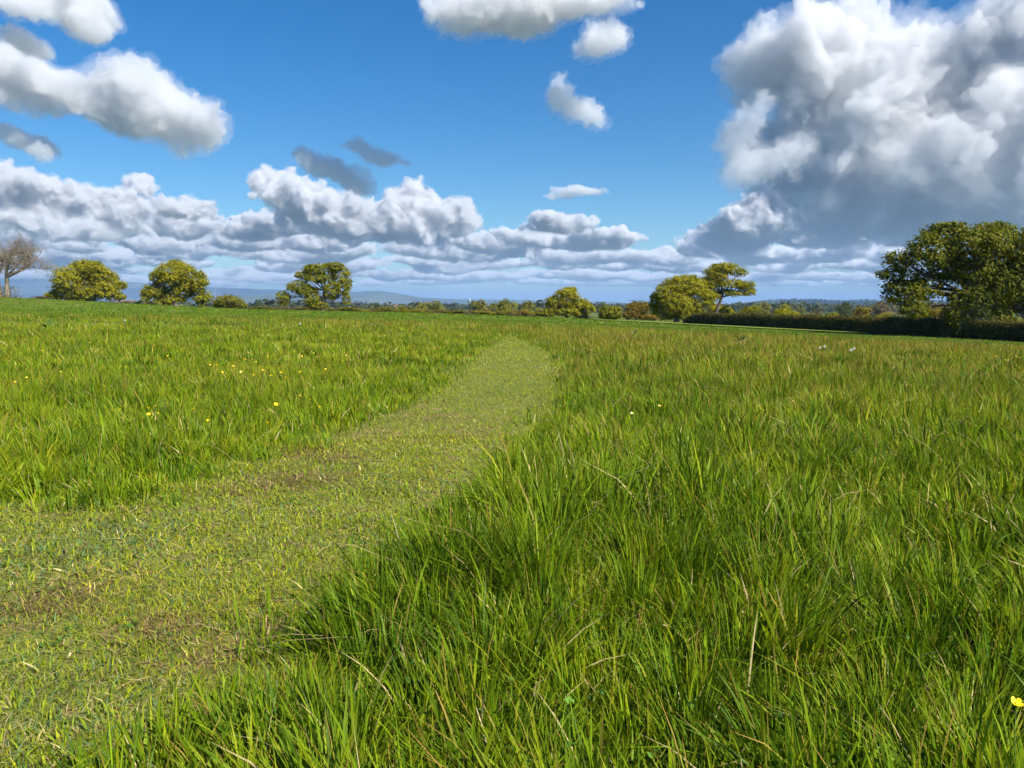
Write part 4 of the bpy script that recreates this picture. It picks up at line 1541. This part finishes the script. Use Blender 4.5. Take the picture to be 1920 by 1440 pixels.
def buttercup_meshes():
    V, F = [], []
    for k in range(5):
        a = k * 2 * math.pi / 5
        c, s = math.cos(a), math.sin(a)
        pts = [(0.0012, -0.0012, 0), (0.0012, 0.0012, 0), (0.006, 0.0052, 0.0028), (0.0105, 0.0036, 0.0066), (0.0112, 0, 0.0075), (0.0105, -0.0036, 0.0066), (0.006, -0.0052, 0.0028)]
        i0 = len(V)
        V += [(x * c - y * s, x * s + y * c, z) for x, y, z in pts]
        F.append([i0 + j for j in range(7)])
    pm = mesh_from("petals", np.array(V), np.concatenate(F), [7] * 5)
    pm.materials.append(M_PETAL)
    iv, fi = ico(1)
    cm = mesh_from("flower_centre", iv * np.array((0.0034, 0.0034, 0.0026)) + np.array((0, 0, 0.0022)), fi.ravel(), np.full(len(fi), 3), True)
    cm.materials.append(M_PETAL)
    v, f = tube([(0.02, 0.01, -1.0), (0.012, 0.0, -0.6), (0.004, 0.004, -0.25), (0, 0, 0)], [0.0011] * 4, 5)
    sm = mesh_from("stem", v, f.ravel(), np.full(len(f), 4), True)
    sm.materials.append(M_STEM)
    return pm, cm, sm


BC = buttercup_meshes()


def buttercup(x, y, h, size, label, group, tilt, rz):
    z = GZ(x, y)
    e = empty("buttercup", (x, y, z), label, "flower", group)
    for i, m in enumerate(BC):
        q = add_obj(("petals", "flower_centre", "stem")[i], m, None, e)
        q.location = (0, 0, h)
        if i < 2:
            q.scale = (size,) * 3
            q.rotation_euler = (tilt[0], tilt[1], rz)
        else:
            q.scale = (1, 1, h)


def ray_ground(u, v, hgt):
    """Where the pixel's ray meets a surface hgt above the ground."""
    d = pix_dir(u, v)
    t = np.geomspace(0.5, 220, 900)
    below = CAM_H + d[2] * t < ground_z(d[0] * t, t) + hgt
    i = int(np.argmax(below)) if below.any() else len(t) - 1
    return d[0] * t[i], t[i]


rng = np.random.default_rng(303)
FL = [(50, 709), (32, 716), (81, 658), (53, 655), (37, 662), (156, 676), (180, 646), (209, 703), (315, 668), (298, 682), (236, 629), (381, 689), (406, 686), (417, 699), (429, 712), (437, 687), (445, 688), (448, 677), (460, 675),
      (474, 676), (483, 655), (478, 657), (457, 673), (500, 700), (508, 706), (535, 709), (528, 661), (535, 675), (556, 695), (563, 698), (592, 690), (601, 690), (597, 702), (611, 693), (612, 701), (566, 669), (277, 767), (279, 778), (296, 776), (362, 769),
      (501, 794), (428, 785), (564, 743), (582, 750), (517, 760), (654, 654), (662, 659), (650, 668), (236, 690), (404, 713), (452, 699), (475, 704), (527, 700), (490, 668)]
FL += [(u + rng.uniform(-130, 130), v + rng.uniform(-22, 16)) for (u, v) in FL if rng.random() < 0.55]
for (u, v) in FL:
    hh = rng.uniform(0.22, 0.28)
    x, y = ray_ground(u, v, hh)
    buttercup(x, y, hh, rng.uniform(0.9, 1.6), "small yellow buttercup in the meadow across the path, among its scattered patch", "buttercups scattered in the meadow across the path", (rng.uniform(0.1, 0.8), rng.uniform(-0.4, 0.4)), rng.uniform(0, 6.28))
for u in np.linspace(1800, 1915, 12):
    uu, vv = u + rng.uniform(-6, 6), 672 + rng.uniform(-5, 5)
    hh = rng.uniform(0.20, 0.26)
    x, y = ray_ground(uu, vv, hh)
    buttercup(x, y, hh, 1.5, "tiny yellow buttercup far out in the brownish grass before the hedge", "far buttercups before the hedge", (rng.uniform(0.2, 0.8), 0), rng.uniform(0, 6.28))
for (u, v, l) in [(1905, 1322, "large bright buttercup standing alone in the closest grass"), (1237, 762, "single buttercup right beside the path bend"), (1185, 776, "faint buttercup low in the grass near the path bend")]:
    hh = 0.30 if v > 1000 else 0.26
    x, y = ray_ground(u, v, hh)
    buttercup(x, y, hh, 1.15, l, None, (0.35, -0.2), 0.6)


def dandelion_clock(u, v, hgt, label):
    x, y = ray_ground(u, v, hgt)
    e = empty("dandelion_clock", (x, y, GZ(x, y)), label, "dandelion")
    rg = np.random.default_rng(int(u))
    v_, f_ = tube([(0.02, 0, 0), (0.008, 0.004, hgt * 0.5), (0, 0, hgt)], [0.0022, 0.002, 0.0018], 6)
    add_obj("stem", mesh_from("stem", v_, f_.ravel(), np.full(len(f_), 4), True), M_STEM, e)
    iv, fi = ico(2)
    parts = []
    hub = mesh_from("seed_hub", iv * 0.006 + np.array((0, 0, hgt)), fi.ravel(), np.full(len(fi), 3), True)
    add_obj("seed_hub", hub, M_SEED, e)
    for q in ico(3)[0][::3]:
        c = q * 0.024 + np.array((0, 0, hgt))
        parts.append(tube([q * 0.005 + np.array((0, 0, hgt)), c], [0.0004, 0.0003], 3))
        for _ in range(6):
            t = np.cross(q, rg.normal(size=3))
            t /= np.linalg.norm(t)
            parts.append(tube([c, c + t * 0.009 + q * 0.004], [0.0007, 0.0004], 3))
    V, F = join(parts)
    o_ = add_obj("seed_head", mesh_from("seed_head", V, F.ravel(), np.full(len(F), 4)), M_CLOCK, e)
    o_["kind"] = "stuff"


for (u, v, h, l) in [(1537, 652, 0.34, "small dandelion clock, first of the four before the hedge"), (1546, 650, 0.37, "second dandelion clock, paired with the small first one"),
                     (1595, 657, 0.34, "third dandelion clock, lower of the pair nearer the oak"), (1601, 654, 0.37, "fourth dandelion clock, upper of the pair nearer the oak"),
                     (234, 601, 0.40, "pale dandelion clock standing before the dense round oak"), (562, 607, 0.38, "pale dandelion clock standing before the wide open oak")]:
    dandelion_clock(u, v, h, l)


def leafy_plant(name, x, y, n, size, label, cat, seed, mat, up=0.6):
    """A rosette of broad bent leaves with midribs raised, each leaf its own part."""
    rg = np.random.default_rng(seed)
    e = empty(name, (x, y, GZ(x, y)), label, cat)
    for i in range(n):
        a = i * 2.4 + rg.uniform(-0.3, 0.3)
        L = size * rg.uniform(0.65, 1.1)
        wmax = L * rg.uniform(0.16, 0.24)
        el = up * rg.uniform(0.5, 1.4)
        V, F = [], []
        K = 7
        for k in range(K + 1):
            t = k / K
            rr = L * t
            zz = math.sin(el) * rr - 0.5 * L * t * t * 0.9 * max(0, 1 - el)
            cx = math.cos(el) * rr
            ww = wmax * math.sin(math.pi * min(1, t * 0.93 + 0.05)) ** 0.8 + 0.003
            for s in (-1, 0, 1):
                V.append((cx, s * ww, zz + 0.01 + (abs(s)) * ww * 0.25 + rg.normal() * 0.003))
        V = np.array(V)
        c, s_ = math.cos(a), math.sin(a)
        V = np.column_stack([V[:, 0] * c - V[:, 1] * s_, V[:, 0] * s_ + V[:, 1] * c, V[:, 2]])
        for k in range(K):
            for j in range(2):
                q = k * 3 + j
                F.append((q, q + 3, q + 4, q + 1))
        F = np.array(F)
        add_obj("leaf", mesh_from("leaf", V, F.ravel(), np.full(len(F), 4), True), mat, e)


x, y = ray_ground(90, 606, 0.2)
leafy_plant("dock_plant", x, y, 10, 0.40, "broad-leaved dock plant rising from the grass before the bare tree", "plant", 4, M_DOCK, 0.95)
x, y = ray_ground(1185, 628, 0.1)
leafy_plant("dock_plant", x, y, 9, 0.36, "dark dock clump in the middle of the far green sward", "plant", 8, M_DOCK, 0.8)
x, y = ray_ground(1392, 618, 0.5)
leafy_plant("nettle_plant", x, y, 9, 0.3, "pale weed standing against the shaded hedge foot", "plant", 9, M_DOCK, 1.2)

# small round clover leaves low in the sward and on the path
clover = Field()
n = 2600
a = rng.uniform(-0.75, 0.75, n)
r = np.sqrt(rng.uniform(0.8 ** 2, 5.0 ** 2, n))
x, y = r * np.sin(a), r * np.cos(a)
sd = path_sd(x, y)
patch = fbm(np.column_stack([x, y]) / 0.4, 2, 0.5, 5)
k = patch > 0.12
x, y, sd = x[k], y[k], sd[k]
n = len(x)
zc = ground_z(x, y) + np.where(sd < 0, rng.uniform(0.02, 0.035, n), rng.uniform(0.04, 0.17, n))
ctr = np.repeat(np.column_stack([x, y, zc]), 3, axis=0)
an = np.tile(np.array((0, 2.09, 4.19)), n) + np.repeat(rng.uniform(0, 6.28, n), 3)
sz_ = np.repeat(rng.uniform(0.006, 0.012, n), 3)
ctr = ctr + np.column_stack([np.cos(an), np.sin(an), np.zeros(3 * n)]) * sz_[:, None] * 0.7
nm = np.column_stack([rng.normal(size=3 * n) * 0.35, rng.normal(size=3 * n) * 0.35, np.ones(3 * n)])
V, F, Ct = leaf_quads(ctr, nm, sz_ * 1.5, rng, np.repeat(np.array((0.075, 0.16, 0.025)) * np.exp(rng.normal(size=(n, 1)) * 0.2), 3, axis=0), 0.85)
me = mesh_from("clover_leaves", V, F.ravel(), np.full(len(F), 4))
set_tint(me, Ct)
add_obj("clover_leaves", me, M_GRASS, kind="stuff", label="small round clover leaves low among the grass", cat="clover")

# ------------------------------------------------------------------ haze: the air of the plain
V, F = box(-46000, 46000, -46000, 46000, -60, 420)
me = mesh_from("haze", V, F.ravel(), np.full(len(F), 4))
m, b, o = new_mat("haze_air")
vs = b.node("ShaderNodeVolumePrincipled")
vs.inputs["Color"].default_value = rgb(0.36, 0.57, 0.95)
vs.inputs["Density"].default_value = 0.00009
vs.inputs["Anisotropy"].default_value = 0.1
b.l.new(vs.outputs[0], o.inputs["Volume"])
add_obj("haze", me, m, kind="stuff", label="thin blue haze in the air over the plain", cat="haze")
